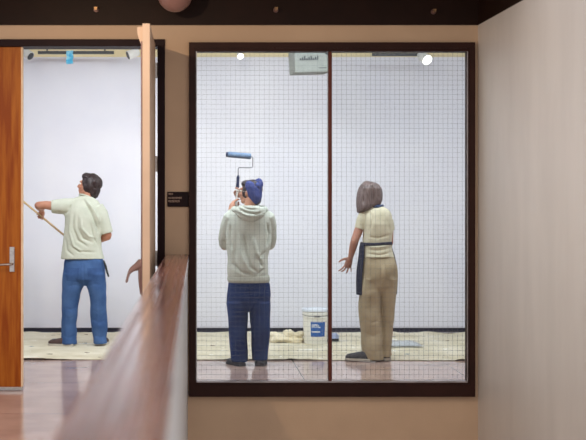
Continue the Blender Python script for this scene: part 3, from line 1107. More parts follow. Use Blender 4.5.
def shoe(parent, heel, toe_dir, length, mat, sole_mat, z0=0.008, name='shoe', width=1.0, low=False):
    """A shoe with an upper and a sole; heel is the back-most ground point."""
    d = Vector((toe_dir[0], toe_dir[1], 0)).normalized()
    w = Vector((-d.y, d.x, 0))
    heel = Vector((heel[0], heel[1], 0))
    prof = ((0.0, .026, .050), (.06, .034, .066), (.2, .037, .072), (.38, .037, .070), (.5, .041, .062), (.66, .047, .054), (.82, .046, .046), (.93, .037, .038), (1.0, .018, .024))
    if low:
        prof = tuple((t, a, min(b, .030) if t > .25 else b * 0.5) for t, a, b in prof)
    bm = bmesh.new()
    rings = []
    for t, hw, hh in prof:
        c = heel + d * (t * length)
        r = []
        for k in range(20):
            a = 2 * PI * k / 20
            ca, sa = math.cos(a), math.sin(a)
            zz = z0 + .018 + (hh * max(0, sa) ** 0.8 if sa > 0 else 0.006 * sa)
            r.append(c + w * (hw * width * math.copysign(abs(ca) ** .8, ca)) + Vector((0, 0, zz)))
        rings.append(r)
    loft(bm, rings)
    up = build(name, bm, mat, parent, smooth=True, auto=False)
    bm = bmesh.new()
    rings = []
    for t, hw, hh in prof:
        tt = -0.015 + 1.03 * t
        c = heel + d * (tt * length)
        hw = (hw + .004) * width
        rings.append([c + w * hw + Vector((0, 0, z0)), c + w * (hw + .001) + Vector((0, 0, z0 + .010)), c + w * hw + Vector((0, 0, z0 + .022)),
                      c - w * hw + Vector((0, 0, z0 + .022)), c - w * (hw + .001) + Vector((0, 0, z0 + .010)), c - w * hw + Vector((0, 0, z0))])
    loft(bm, rings)
    build('sole', bm, sole_mat, up)
    return up


def strands(me, amp, fz=3.0, fx=70.0, seed=0.0):
    co, no = get_co(me)
    d = np.array([noise.noise(Vector((c[0] * fx + seed, c[1] * fx, c[2] * fz))) + 0.6 * noise.noise(Vector((c[0] * 22 + seed, c[1] * 22, c[2] * 9))) for c in co])
    set_co(me, co + no * (d * amp)[:, None])


# ---- the man in the doorway -------------------------------------------------
Y1 = 11.88
base = Vector((P(84, 0, Y1).x, Y1, 0.0))
p = lambda x, y, dy=0.0: P(x, y, Y1 + dy)
bm = bmesh.new()
hm1 = head_matrix(p(88.8, 186.0, 0.02), (-0.93, 0.32, 0.24), (0.05, 0.0, 1))
head(bm, hm1, 1.06)
tube(bm, [p(89.5, 190, .0), p(87.5, 199, -.01), p(86, 206, -.015)], [.056, .058, .066], n=18)
loft(bm, px_rings(Y1, [(201, 74, 97, .05, .05), (206, 69, 98, .07, .08), (215, 67.5, 99.5, .095, .10), (236, 67, 98, .09, .10), (255, 67, 100, .095, .10), (268, 68, 101, .095, .09), (278, 74, 95, .05, .05)]))
# the pole both hands hold
PA, PB = p(90, 256.8, .26), p(-30, 157.2, .62)
pd = (PB - PA).normalized()
pole_at = lambda px: PA + (PB - PA) * ((90 - px) / 120)
LHw, ly, lz = grip(pole_at(40.5), -pd, (0.15, 0.75, -0.65), 1)
LHe = p(38.3, 205.5, 0.03)
tube(bm, [p(67, 206), p(56, 206.5), p(46, 205.0, .01), LHe], [.060, .050, .044, .041], n=16)
tube(bm, [LHe, LHe * .55 + LHw * .45, LHw], [.041, .040, .029], n=16)
RHe = p(108.0, 236.0, 0.0)
RHw, ry, rz = grip(pole_at(82.0), pd, (-0.25, 0.75, -0.5), -1)
tube(bm, [p(97, 211), p(103.6, 222), RHe], [.050, .047, .043], n=16)
tube(bm, [RHe, RHe * .6 + RHw * .4, RHw], [.043, .043, .029], n=16)
hand(bm, LHw, ly, lz, 1, per=((45, 62, 52), (48, 62, 52), (45, 62, 52), (30, 50, 50)), spread=(4, 1, -2, -4), thumb=(0.7, 0.5, -0.6))
hand(bm, RHw, ry, rz, -1, per=((45, 62, 52), (48, 62, 52), (45, 62, 52), (30, 50, 50)), spread=(4, 1, -2, -4), thumb=(0.7, 0.5, -0.6))
for (hx, kx, ax) in (((75, 272), (71.5, 308), (69.2, 339.5)), ((95, 272), (98.5, 308), (100.3, 339.5))):
    a_ = p(*ax, 0)
    tube(bm, [p(*hx), p(*kx, .02), a_], [.062, .060, .040], n=16)
    foot(bm, a_, (-0.95, 0.25) if ax[0] < 80 else (0.15, 1.0), 1.0, 0.014)
body = remeshed(bm, 0.005, 2)
man = mesh_obj('person', body, M['skin_a'], loc=base)
tag(man, 'person in pale sage t-shirt and blue jeans holding a long pole in the doorway', 'person')
eyes(hm1, man, 1.06)
# hair
bm = bmesh.new()
hs = hm1 @ Matrix.Scale(1.06, 4)
ell(bm, (0, -.030, .036), (.089, .101, .092), hs)
ell(bm, (0, -.080, -.035), (.072, .044, .075), hs)
ell(bm, (0, .030, .082), (.076, .062, .042), hs)
for sx in (-1, 1):
    ell(bm, (sx * .066, -.030, .0), (.026, .056, .062), hs)
    ell(bm, (sx * .070, .028, .030), (.014, .018, .040), hs)
me = remeshed(bm, 0.005, 3)
folds(me, 0.012, (24, 24, 14), 2.0)
strands(me, 0.0035, 12, 80, 1.0)
mesh_obj('hair', me, M['hair_dark'], man)
# t-shirt
bm = bmesh.new()
loft(bm, px_rings(Y1, [(196.2, 79.5, 91.5, .060, .05, -.01), (198.5, 73, 95, .075, .07, -.01), (201, 66, 98.5, .09, .085), (205, 62, 101, .105, .10), (210, 62, 103.0, .12, .115), (217, 64.5, 104, .13, .13),
                       (226, 64.6, 103, .13, .135), (237, 63.5, 101.3, .125, .135), (247, 62.3, 102, .13, .135), (254, 61.5, 103.3, .135, .14), (258.6, 61, 104.5, .14, .14)], step=.015))
tube(bm, [p(72, 207), p(64, 206.5), p(57, 206.8), p(51.6, 206.8)], [.098, .090, .078, .070], n=22, flat=.95, rounded=False)
tube(bm, [p(96, 208), p(101, 215), p(104.2, 225), p(106.9, 233.6)], [.085, .082, .072, .066], n=22, rounded=False)
me = remeshed(bm, 0.0065, 4)
folds(me, 0.010, (6, 5, 4), 1.3)
creases(me, Y1, [([(84, 199), (92, 212), (97, 224), (99, 231)], .010, .016), ([(86.5, 199), (95, 211), (100, 222)], .012, -.010),
                 ([(75, 212), (74, 228), (79, 240), (90, 247)], .012, .012), ([(72, 214), (71, 232), (75, 246), (86, 253)], .012, -.010),
                 ([(79, 214), (79, 228), (84, 238), (95, 243)], .013, .011), ([(82, 216), (83, 228), (90, 236), (99, 238)], .012, -.009),
                 ([(70, 244), (80, 251), (98, 252)], .011, .008), ([(66, 236), (68, 250), (76, 256)], .012, .008),
                 ([(64, 215), (69, 211), (72, 204)], .012, .010), ([(57, 212), (66, 213)], .010, .009), ([(100, 222), (99, 234)], .010, .012), ([(91, 222), (94, 236), (99, 246)], .010, .009)], k=1.5)
mesh_obj('tee_shirt', me, M['tee'], man)
bm = bmesh.new()
pts = []
for k in range(24):
    t = 2 * PI * k / 24
    c = p(85.8, 196.6, -.008)
    pts.append(c + Vector((.068 * math.cos(t), .062 * math.sin(t), .020 * math.cos(t) * -1 - 0.012 * math.sin(t))))
loft(bm, [[q_ + (q_ - p(85.8, 196.6, -.008)).normalized() * (.007 * math.cos(a)) + Vector((0, 0, .010 * math.sin(a))) for a in [2 * PI * j / 8 for j in range(8)]] for q_ in pts + pts[:1]], cap=False)
build('collar', bm, M['tee'], man, smooth=True)
# jeans
bm = bmesh.new()
loft(bm, px_rings(Y1, [(254, 66, 101, .115, .11), (262, 64, 104.2, .13, .12), (273, 63, 105.7, .145, .12), (279, 63.0, 106.0, .138, .115), (283, 66, 103, .10, .09), (285.5, 70, 99, .06, .06)]))
loft(bm, px_rings(Y1, [(273, 63.4, 84.8, .138, .115), (280, 62.7, 85.2, .132, .115), (286, 62.4, 84.4, .12, .11), (290, 62.4, 82.3, .118, .108), (295, 62.3, 80.2, .115, .105), (313, 62.0, 77.4, .10, .10, .01), (330, 61.6, 76.6, .098, .098, .01), (343.6, 61.0, 77.0, .10, .10)], n=24))
loft(bm, px_rings(Y1, [(273, 85.2, 105.6, .138, .115), (280, 85.3, 106.2, .132, .115), (286, 86.4, 106.5, .12, .11), (290, 88.4, 106.6, .118, .108), (297, 89.9, 106.7, .115, .105), (315, 90.6, 106.8, .10, .10, .01), (330, 92.0, 107.0, .098, .098, .01), (343.0, 93.6, 107.6, .10, .10)], n=24))
me = remeshed(bm, 0.007, 4)
folds(me, 0.012, (7, 6, 9), 5.0)
creases(me, Y1, [([(84.5, 261), (85, 275), (85.4, 287)], .008, .010), ([(85, 287), (76, 284), (68, 286)], .012, .008), ([(86, 287), (95, 283), (103, 285)], .012, .008),
                 ([(63, 306), (72, 309), (79, 305)], .012, .008), ([(62, 314), (70, 318), (77, 315)], .012, .008), ([(92, 308), (99, 312), (106, 309)], .012, .008),
                 ([(92, 318), (100, 322), (107, 319)], .012, .008), ([(62, 333), (70, 337), (77, 334)], .010, .009), ([(93, 333), (101, 337), (107, 334)], .010, .009),
                 ([(66, 300), (67, 340)], .012, -.006), ([(97, 296), (100, 340)], .012, -.008)], k=0.4)
jeans = mesh_obj('jeans', me, M['denim'], man)
for poly in (((67.5, 267), (80.5, 267.5), (79.8, 281), (68, 280)), ((88.5, 267.5), (101.5, 267), (101.5, 280), (89.5, 281))):
    patch('back_pocket', jeans.data, Y1, poly, M['denim_seam'], jeans, lift=0.001, thick=0.003, world_off=base)
shoe(man, p(73.5, 0, -.06).xy, (-0.97, 0.22), .27, M['shoe_brown'], M['sole'], z0=0.008)
shoe(man, p(100.5, 0, -.05).xy, (0.12, 1.0), .27, M['shoe_brown'], M['sole'], z0=0.008)
# strap hanging at the right hip
bm = bmesh.new()
tube(bm, smooth_curve([p(104.0, 261, -.06), p(105.8, 265.5, -.07), p(107.0, 271, -.07), p(108.4, 276, -.07)], 5), [.010] * 5 + [.012] * 5 + [.014] * 6, n=10, flat=.5)
tube(bm, smooth_curve([p(103.6, 261, -.05), p(105.4, 268, -.055), p(107.2, 274, -.06)], 4), .005, n=8)
build('hanging_strap', bm, M['strap'], man, smooth=True)
# the pole
bm = bmesh.new()
tube(bm, [PA, PA * .5 + PB * .5, PB], .0112, n=14)
tag(build('extension_pole', bm, M['pole'], loc=PA, smooth=True), 'long pale wooden pole held slanting up towards the oak door', 'pole')

# ---- the person in the grey hoodie ------------------------------------------
Y2 = 10.47
base = Vector((P(248.5, 0, Y2).x, Y2, 0.0))
p2 = lambda x, y, dy=0.0: P(x, y, Y2 + dy)
hm2 = head_matrix(p2(250.2, 192.2, 0.03), (-0.86, 0.50, 0.10), (0.03, 0, 1))
bm = bmesh.new()
head(bm, hm2, 1.0)
tube(bm, [p2(251.5, 196), p2(250, 205, -.01), p2(249, 214, -.01)], [.052, .052, .062], n=18)
loft(bm, px_rings(Y2, [(211, 238, 259, .05, .05), (216, 229, 268, .075, .07), (226, 231, 266, .085, .09), (250, 233, 264, .08, .09), (275, 231, 266, .09, .09), (292, 232, 266, .09, .08), (298, 238, 260, .05, .05)]))
RP0, RP1 = p2(238.4, 176.0, .33), p2(234.8, 226.0, .31)
RPA, RPB = P(237.4, 188.6, Y2 + .33), P(234.9, 226, Y2 + .33)
rd = (RPA - RPB).normalized()
rp_at = lambda py: RPA + (RPB - RPA) * ((py - 188.6) / (226 - 188.6))
w_l, ly, lz = grip(rp_at(205.0), rd, (0.10, 0.99, 0.1), 1, .93)
w_r, ry, rz = grip(rp_at(194.0), rd, (-0.35, 0.93, 0.1), -1, .93)
e_l, e_r = p2(224.5, 246, .07), p2(270.0, 246, .08)
tube(bm, [p2(230, 217), p2(226.5, 231, .03), e_l], [.055, .047, .042], n=16)
tube(bm, [e_l, e_l * .6 + w_l * .4, w_l], [.042, .040, .027], n=16)
tube(bm, [p2(268, 217), p2(271, 231, .03), e_r], [.055, .047, .042], n=16)
tube(bm, [e_r, e_r * .6 + w_r * .4, w_r], [.042, .040, .027], n=16)
hand(bm, w_l, ly, lz, 1, s=.93, per=((45, 62, 52), (48, 62, 52), (45, 62, 52), (30, 50, 50)), spread=(4, 1, -2, -4), thumb=(0.7, 0.5, -0.6))
hand(bm, w_r, ry, rz, -1, s=.93, per=((45, 62, 52), (48, 62, 52), (45, 62, 52), (30, 50, 50)), spread=(4, 1, -2, -4), thumb=(0.7, 0.5, -0.6))
for (hx, kx, ax) in (((240, 300), (239.5, 330), (239.6, 357.5)), ((258, 300), (259, 330), (260.2, 357.5))):
    a_ = p2(*ax, -.02)
    tube(bm, [p2(*hx), p2(*kx, .02), a_], [.062, .060, .038], n=16)
    foot(bm, a_, (-0.40, 0.92) if ax[0] < 250 else (0.12, 1.0), .92, 0.020)
body = remeshed(bm, 0.005, 2)
painter = mesh_obj('person', body, M['skin_b'], loc=base)
tag(painter, 'person in grey green hoodie and blue beanie raising a paint roller', 'person')
eyes(hm2, painter)
bm = bmesh.new()
ell(bm, (0, -.02, .030), (.080, .098, .090), hm2)
ell(bm, (0, -.070, -.060), (.062, .040, .056), hm2)
ell(bm, (0, .040, .070), (.070, .050, .038), hm2)
for sx in (-1, 1):
    ell(bm, (sx * .066, .010, .0), (.016, .040, .058), hm2)
me = remeshed(bm, 0.005, 2)
strands(me, 0.003, 12, 70, 4.0)
mesh_obj('hair', me, M['hair_black'], painter)
# beanie with a folded knot at the top back
bm = bmesh.new()
loft(bm, px_rings(Y2, [(180.2, 251, 257, .02, .02, .02), (181, 247.5, 259.5, .05, .05, .02), (183, 245.2, 261, .082, .075, .02), (187, 244.6, 262, .098, .09, .02), (192, 245.4, 262.2, .102, .09, .02), (197, 247.6, 261.6, .094, .08, .01),
                       (201, 249.4, 260.2, .075, .06, .0), (203.8, 251.5, 257.5, .045, .03, .0)], step=.008))
ell(bm, p2(258.6, 184.4, .0), (.040, .045, .058), None)
ell(bm, p2(256.8, 180.8, .0), (.022, .03, .018), None)
me = remeshed(bm, 0.005, 3)
folds(me, 0.008, (14, 14, 14), 7.0)
creases(me, Y2, [([(253.6, 180), (255.5, 186), (260.5, 191)], .010, .012), ([(249, 186), (252, 196), (256, 201)], .010, .004)])
mesh_obj('beanie', me, M['beanie'], painter)
# glasses
bm = bmesh.new()
for sx in (-1, 1):
    ring = [hm2 @ Vector((sx * .034 + .023 * math.cos(t), .103, .003 + .018 * math.sin(t))) for t in [2 * PI * k / 20 for k in range(21)]]
    tube(bm, ring, .0024, n=6, rounded=False)
    tube(bm, [hm2 @ Vector((sx * .057, .101, .006)), hm2 @ Vector((sx * .080, .06, .006)), hm2 @ Vector((sx * .082, -.005, .004))], .0026, n=6)
tube(bm, [hm2 @ Vector((-.012, .104, .006)), hm2 @ Vector((.012, .104, .006))], .0024, n=6)
build('glasses', bm, M['sole'], painter, smooth=True)
# hoodie
bm = bmesh.new()
loft(bm, px_rings(Y2, [(206.5, 241, 258, .06, .055, -.005), (209, 235, 263, .08, .07), (212.5, 228.5, 268.5, .10, .085), (217, 225.5, 271.5, .115, .10), (224, 225.5, 271.5, .13, .12), (235, 226, 271, .135, .13),
                       (246, 226.6, 270.4, .135, .13), (258, 227.2, 268.2, .14, .13), (270, 227.2, 268.4, .148, .135), (276.5, 228.2, 268.6, .143, .135)], step=.015))
tube(bm, [p2(230.5, 217), p2(226.6, 226, .02), p2(224.4, 238, .05), p2(224.4, 245.5, .08)], [.072, .066, .060, .056], n=20)
tube(bm, [p2(224.4, 245.5, .08), p2(229.0, 228, .17), e_l * .2 + w_l * .8], [.056, .055, .043], n=20)
tube(bm, [p2(267.0, 217), p2(270.4, 226, .02), p2(271.2, 238, .05), p2(269.8, 245.5, .08)], [.072, .058, .050, .050], n=20)
tube(bm, [p2(269.8, 245.5, .08), p2(256, 226, .17), e_r * .2 + w_r * .8], [.052, .052, .042], n=20)
me = remeshed(bm, 0.0065, 4)
folds(me, 0.011, (7, 6, 5), 11.0)
creases(me, Y2, [([(230, 224), (229.5, 238), (231.5, 250)], .012, .014), ([(266.5, 222), (269, 234), (266.5, 247)], .012, .014), ([(243, 232), (246, 250), (250, 266), (258, 272)], .013, .012),
                 ([(239, 232), (240, 252), (246, 268)], .015, -.010), ([(265, 250), (259, 258), (262, 268)], .012, .014), ([(252, 236), (256, 252), (262, 262)], .014, -.010),
                 ([(231, 262), (240, 271), (252, 274)], .012, .010), ([(234, 246), (234, 262), (238, 272)], .012, .008), ([(264, 268), (256, 274)], .010, .010), ([(222, 240), (227, 242)], .010, .008)], k=1.35)
hood_i = mesh_obj('hoodie', me, M['hoodie'], painter)
bm = bmesh.new()
loft(bm, px_rings(Y2, [(274.8, 228.6, 268.8, .137, .132), (276.5, 227.4, 269.6, .143, .137), (280.0, 227.2, 269.9, .145, .138), (282.2, 228.4, 269.0, .140, .133)], n=60, step=.006))
build('hem_band', bm, M['rib'], hood_i, smooth=True)
# hood hanging on the back
bm = bmesh.new()
ring = []
for k in range(33):
    t = 2 * PI * k / 32
    c, s_ = math.cos(t), math.sin(t)
    ring.append(p2(249.5 + 15.5 * c, 208.6 - 1.2 * s_ + 1.2 * abs(c), -.01 + .115 * s_))
tube(bm, ring, [.030 + .006 * max(0, -math.sin(2 * PI * k / 32)) for k in range(33)], n=14, rounded=False)
loft(bm, px_rings(Y2, [(205.6, 240, 258, .05, .0, -.09), (208, 234.5, 264, .075, .0, -.08), (212, 233.8, 266, .095, .02, -.07), (216, 235.5, 264.5, .095, .02, -.07), (219.5, 240, 260.5, .08, .02, -.07), (222.2, 246, 255, .055, .02, -.07)], step=.008))
me = remeshed(bm, 0.006, 4)
folds(me, 0.008, (9, 9, 9), 21.0)
creases(me, Y2, [([(233, 211), (240, 215), (250, 219), (259, 217)], .009, .014), ([(236, 207), (244, 212), (256, 214), (264, 211)], .009, .016), ([(240, 205.5), (247, 209), (258, 209.5)], .008, .012),
                 ([(236, 209.5), (245, 215), (256, 216.5)], .010, -.010)])
mesh_obj('hood', me, M['hoodie'], hood_i)
# trousers
bm = bmesh.new()
loft(bm, px_rings(Y2, [(276, 230, 267.5, .115, .11), (284, 228, 270, .13, .12), (295, 226.9, 271, .138, .118), (302, 227.2, 270.6, .125, .112), (308, 231, 267, .09, .085), (311, 236, 262, .05, .05)]))
loft(bm, px_rings(Y2, [(302, 226.8, 248.2, .125, .11), (310, 227.4, 247.6, .12, .11), (325, 228.2, 247.6, .11, .105), (345, 229.4, 247.8, .105, .105), (360.8, 230.8, 248.2, .105, .10)], n=24))
loft(bm, px_rings(Y2, [(302, 248.6, 270.9, .125, .11), (310, 249.6, 270.8, .12, .11), (325, 250.4, 270.4, .11, .105), (345, 250.8, 269.2, .105, .105), (359.6, 251.6, 267.4, .10, .10)], n=24))
me = remeshed(bm, 0.007, 4)
folds(me, 0.011, (7, 6, 5), 31.0)
creases(me, Y2, [([(247.8, 283), (248.6, 296), (248.6, 309)], .008, .009), ([(262, 292), (252, 306), (249, 320)], .012, .010), ([(240, 300), (238, 330), (240, 356)], .014, -.008),
                 ([(256, 312), (258, 335), (260, 355)], .014, -.008), ([(231, 345), (240, 349), (247, 346)], .012, .008), ([(252, 345), (260, 349), (268, 345)], .012, .008), ([(229, 312), (234, 340)], .012, .006)], k=0.6)
tr2 = mesh_obj('wide_jeans', me, M['navy'], painter)
for poly in (((231.5, 289), (244.0, 289.5), (243.6, 302), (232.5, 301.5)), ((252.5, 289.5), (265.5, 289), (265.0, 301.5), (253.6, 302))):
    patch('back_pocket', tr2.data, Y2, poly, M['navy'], tr2, lift=0.001, thick=0.003, world_off=base)
shoe(painter, p2(242.4, 0, -.10).xy, (-0.46, 0.90), .245, M['shoe_dark'], M['shoe_dark'], z0=0.002, name='clog', low=True, width=1.1)
shoe(painter, p2(259.8, 0, -.10).xy, (0.12, 1.0), .245, M['shoe_dark'], M['shoe_dark'], z0=0.002, name='clog', low=True, width=1.1)

# paint roller held up
Yr2 = Y2 + 0.33
rl = empty('paint_roller', RP1, 'blue grey paint roller on a wire frame raised beside the beanie', 'paint roller')
q2 = lambda x, y, dy=0.0: P(x, y, Yr2 + dy)
bm = bmesh.new()
a, b = q2(227.6, 154.4), q2(251.2, 156.4)
d = (b - a).normalized()
tube(bm, [a + d * t for t in (0.001, .004, .012)] + [b - d * t for t in (.012, .004, .001)], [.020, .0255, .028, .028, .0255, .020], n=28, rounded=False)
build('sleeve', bm, M['roller'], rl, smooth=True)
bm = bmesh.new()
tube(bm, [a - d * .016, a - d * .012, a - d * .002, a + d * .003], [.012, .023, .025, .018], n=24, rounded=False)
build('end_cap', bm, M['grip'], rl, smooth=True)
bm = bmesh.new()
crv = [b - d * .02, q2(252.2, 156.9), q2(252.9, 158.4), q2(252.7, 166.0), q2(252.0, 167.4), q2(250.6, 167.7), q2(240.0, 167.6), q2(238.6, 168.0), q2(238.2, 169.4), q2(238.2, 177.5)]
tube(bm, crv, .0042, n=10)
build('wire_frame', bm, M['wire'], rl, smooth=True)
bm = bmesh.new()
h0, h1 = q2(238.2, 175.8), q2(237.4, 188.6)
hd = h1 - h0
tube(bm, [h0, h0 + hd * .1, h0 + hd * .5, h0 + hd * .9, h1], [.010, .015, .0135, .016, .013], n=16)
build('grip', bm, M['grip'], rl, smooth=True)
bm = bmesh.new()
tube(bm, [h1, q2(236.4, 203), q2(234.9, 226)], .0105, n=14)
build('pole', bm, M['white_metal'], rl, smooth=True)

# ---- the person in khaki trousers -------------------------------------------
Y3 = 10.74
base = Vector((P(377, 0, Y3).x, Y3, 0.0))
p3 = lambda x, y, dy=0.0: P(x, y, Y3 + dy)
hm3 = head_matrix(p3(369.3, 194.6, 0.03), (-0.50, 0.85, -0.12), (0.12, 0, 1))
bm = bmesh.new()
head(bm, hm3, .97)
tube(bm, [p3(371.5, 199), p3(375, 207, -.01), p3(377, 214, -.01)], [.048, .048, .058], n=18)
loft(bm, px_rings(Y3, [(208.5, 368, 385, .045, .05), (213, 366.5, 386, .06, .06), (222, 366, 388.5, .085, .085), (240, 366, 388, .08, .09), (258, 365, 391, .095, .09), (273, 364.5, 393, .10, .085), (282, 370, 387, .05, .05)]))
el3, wr3 = p3(354.4, 241.5, -.01), p3(350.4, 258.0, .06)
tube(bm, [p3(364.5, 214), p3(359.5, 228), el3], [.052, .043, .037], n=16)
tube(bm, [el3, el3 * .65 + wr3 * .35, wr3], [.037, .036, .024], n=16)
per = ((18, 16, 12), (30, 22, 16), (42, 28, 20), (14, 12, 10))
hand(bm, wr3, (-0.30, 0.12, -0.95), (0.35, -0.95, 0.0), 1, spread=(22, 4, -16, -34), s=.98, thumb=(0.92, 0.35, -0.15), per=((10, 20, 15), (25, 25, 18), (15, 18, 12), (10, 10, 8)))
e3b, w3b = p3(389.5, 243, .05), p3(378, 250, .27)
tube(bm, [p3(386.5, 217), p3(389.5, 229, .01), e3b], [.042, .038, .036], n=16)
tube(bm, [e3b, e3b * .6 + w3b * .4, w3b], [.036, .035, .024], n=16)
hand(bm, w3b, (-0.8, 0.55, -0.1), (0.3, 0.3, 0.9), 1, curls=(35, 40, 30), s=.96)
for (hx, kx, ax, fd, dy) in (((371, 285), (370, 322), (372, 357), (-0.94, 0.34), 0), ((387, 285), (387.5, 322), (387, 357), (-0.25, 0.97), .05)):
    a_ = p3(*ax, dy)
    a_.z = max(a_.z, .075)
    tube(bm, [p3(*hx), p3(*kx, .02), a_], [.062, .058, .038], n=16)
    foot(bm, a_, fd, .95, 0.02)
body = remeshed(bm, 0.0045, 2)
woman = mesh_obj('person', body, M['skin_c'], loc=base)
tag(woman, 'person with ash brown bob in cream shirt, khaki trousers and dark apron', 'person')
eyes(hm3, woman, .97)
bm = bmesh.new()
loft(bm, px_rings(Y3, [(181.2, 367.5, 372.5, .03, .03, .03), (182.2, 364, 375.5, .06, .05, .03), (184.5, 361.4, 378.4, .085, .07, .02), (188.5, 358.9, 381.0, .105, .075, .02), (194, 357.3, 382.4, .112, .07, .02), (200, 356.8, 382.4, .112, .05, .02),
                       (204.5, 356.6, 379.6, .105, .04, .01), (208.5, 356.7, 373, .09, .03, .0), (211.6, 356.9, 365, .065, .02, .0), (213.0, 357.0, 361, .04, .02, .0)], step=.008))
me = remeshed(bm, 0.005, 3)
folds(me, 0.012, (16, 16, 5), 41.0)
strands(me, 0.004, 4, 75, 2.0)
creases(me, Y3, [([(370.5, 182), (372, 192), (373, 205)], .010, .010), ([(364, 188), (362, 205)], .009, .009), ([(377, 188), (378, 200)], .009, .008)])
mesh_obj('hair', me, M['hair_grey'], woman)
# shirt
bm = bmesh.new()
loft(bm, px_rings(Y3, [(206.6, 371, 383, .055, .05, -.005), (208.6, 366, 387, .07, .065), (211.5, 362, 390, .09, .08), (216, 361.6, 391.8, .105, .10), (224, 362.4, 392.3, .118, .115), (232, 363.2, 392.3, .115, .12),
                       (239, 362.6, 391.2, .11, .12), (243.5, 362.4, 390.6, .107, .12), (249, 362.0, 391.6, .118, .12), (257.2, 362.6, 394.2, .13, .125)], step=.013))
tube(bm, [p3(366, 214), p3(363.6, 220), p3(360.6, 229.4)], [.070, .066, .056], n=20, rounded=False)
tube(bm, [p3(384.5, 218), p3(388.6, 222, .01), p3(389.6, 230, .03)], [.055, .048, .046], n=20, rounded=False)
me = remeshed(bm, 0.0065, 4)
folds(me, 0.009, (8, 7, 6), 51.0)
creases(me, Y3, [([(368.5, 211), (371, 219), (369, 230)], .010, .012), ([(366, 249), (376, 250), (392, 247)], .010, .010), ([(364, 253), (378, 254.5), (393, 251)], .010, .010), ([(366, 236), (376, 238), (390, 234)], .010, .007),
                 ([(377, 214), (378, 238)], .008, .006), ([(385, 218), (388, 232)], .012, .007), ([(361, 243), (376, 245.5), (391, 243)], .012, .012)])
shirt3 = mesh_obj('shirt', me, M['shirt'], woman)
# trousers
bm = bmesh.new()
loft(bm, px_rings(Y3, [(252, 364.5, 391.5, .11, .105), (259, 362.4, 394.6, .125, .115), (267, 360.8, 396.8, .14, .115), (278, 359.9, 397.6, .146, .115), (286, 359.8, 396.8, .128, .112), (291, 363, 393, .095, .085), (295, 368, 388, .05, .05)]))
loft(bm, px_rings(Y3, [(278, 360.4, 379.4, .135, .11), (286, 359.5, 380.2, .128, .112), (296, 359.0, 380.8, .118, .11), (306, 358.8, 381.2, .112, .108), (316, 359.2, 381.8, .108, .105), (330, 360.6, 382.2, .105, .105), (348, 361.2, 382.8, .105, .105), (358.8, 361.6, 383.2, .105, .10)], n=24))
loft(bm, px_rings(Y3, [(278, 379.2, 397.2, .135, .11, .0), (286, 379.6, 397.0, .126, .11, .01), (296, 380.2, 396.3, .115, .11, .02), (306, 380.6, 395.4, .108, .108, .03), (320, 381.0, 394.2, .10, .105, .04), (334, 381.2, 393.0, .098, .10, .05), (348, 381.4, 392.2, .098, .10, .05), (356.5, 381.8, 391.8, .10, .10, .05)], n=24))
me = remeshed(bm, 0.007, 3)
folds(me, 0.012, (8, 7, 8), 61.0)
creases(me, Y3, [([(379.6, 258), (380.2, 276), (380.4, 292)], .007, .012), ([(380.6, 288), (381.2, 320), (382, 359)], .008, .016), ([(380, 291), (370, 288), (362, 291)], .012, .009), ([(381, 290), (390, 287), (396, 289)], .012, .009),
                 ([(360, 316), (370, 322), (380, 318)], .012, .010), ([(361, 330), (371, 335), (381, 331)], .012, .010), ([(362, 346), (372, 352), (382, 347)], .012, .012), ([(383, 320), (389, 324), (394, 320)], .012, .010),
                 ([(383, 336), (392, 340)], .012, .010), ([(370, 300), (369, 330), (372, 356)], .014, -.008), ([(388, 292), (388, 330), (387, 356)], .014, -.009)], k=0.3)
tr3 = mesh_obj('cargo_trousers', me, M['khaki'], woman)
for nm, poly in (('back_pocket', ((365.6, 264), (378.0, 264.5), (377.4, 279.5), (366.2, 279))), ('back_pocket', ((383.0, 264.5), (394.6, 264), (394.0, 279), (383.6, 279.5))),
                 ('cargo_pocket', ((360.2, 294), (369.4, 293.2), (369.4, 306), (360.2, 306.5)))):
    patch(nm, tr3.data, Y3, poly, M['khaki_seam'], tr3, lift=0.002, thick=0.004, world_off=base)
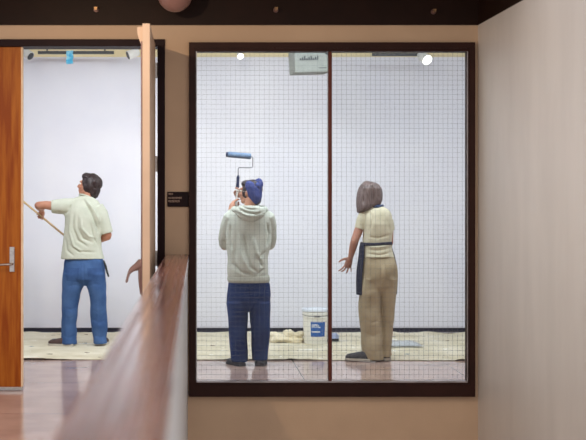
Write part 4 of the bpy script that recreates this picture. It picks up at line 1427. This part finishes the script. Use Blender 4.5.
shoe(woman, p3(371.5, 0, -.07).xy, (-0.93, 0.36), .245, M['shoe_dark'], M['sole'], z0=0.008)
shoe(woman, p3(387.8, 0, -.03).xy, (-0.22, 0.97), .245, M['shoe_dark'], M['sole'], z0=0.008)
# apron: front panel wrapping round the left side, waist tie, neck strap
bm = bmesh.new()
rows = [(242.5, 360.6, 392.4, .11, .135), (248, 359.4, 392.6, .11, .14), (255, 358.8, 395.0, .12, .145), (268, 356.9, 398.0, .13, .15), (280, 356.2, 398.3, .13, .15), (294.5, 356.4, 397.5, .12, .15)]
rg = px_rings(Y3, rows, n=64, step=.02)
k0, k1 = 1, 40          # from the right hip round the front to just past the left hip
outer, inner = [], []
for r in rg:
    cx = sum((v.x for v in r)) / len(r)
    cy = Y3
    outer.append([v for v in r[k0:k1]])
    inner.append([Vector((cx + (v.x - cx) * .975, cy + (v.y - cy) * .97, v.z)) for v in r[k0:k1]])
rings = [o_ + list(reversed(i_)) for o_, i_ in zip(outer, inner)]
loft(bm, rings)
ap = build('apron', bm, M['apron'], woman, smooth=True)
bm = bmesh.new()
rg = px_rings(Y3, [(241.8, 361.6, 391.4, .122, .125), (244.6, 361.4, 391.6, .124, .126)], n=64, step=.03)
ring0 = [(a_ + b_) / 2 for a_, b_ in zip(rg[0], rg[-1])]
for v in ring0:
    v.z += 0.008 * math.sin((v.x - base.x) * 14) - 0.004 + (0.018 if v.y < Y3 else 0) * ((v.x - p3(361, 0).x) / .3 - .5) * -0.6
tube(bm, ring0 + ring0[:1], [.0135] * 65, n=10, flat=.45, ref=(0, 0, 1), rounded=False)
build('waist_tie', bm, M['apron'], ap, smooth=True)
bm = bmesh.new()
ring = []
for k in range(33):
    t = 2 * PI * k / 32
    ring.append(p3(377.0 + 6.0 * math.cos(t), 206.6 + 0.6 * math.cos(t) * -1, -.005 + .062 * math.sin(t)))
tube(bm, ring, .0155, n=10, flat=.5, ref=(0, 0, 1), rounded=False)
build('neck_strap', bm, M['collar'], ap, smooth=True)
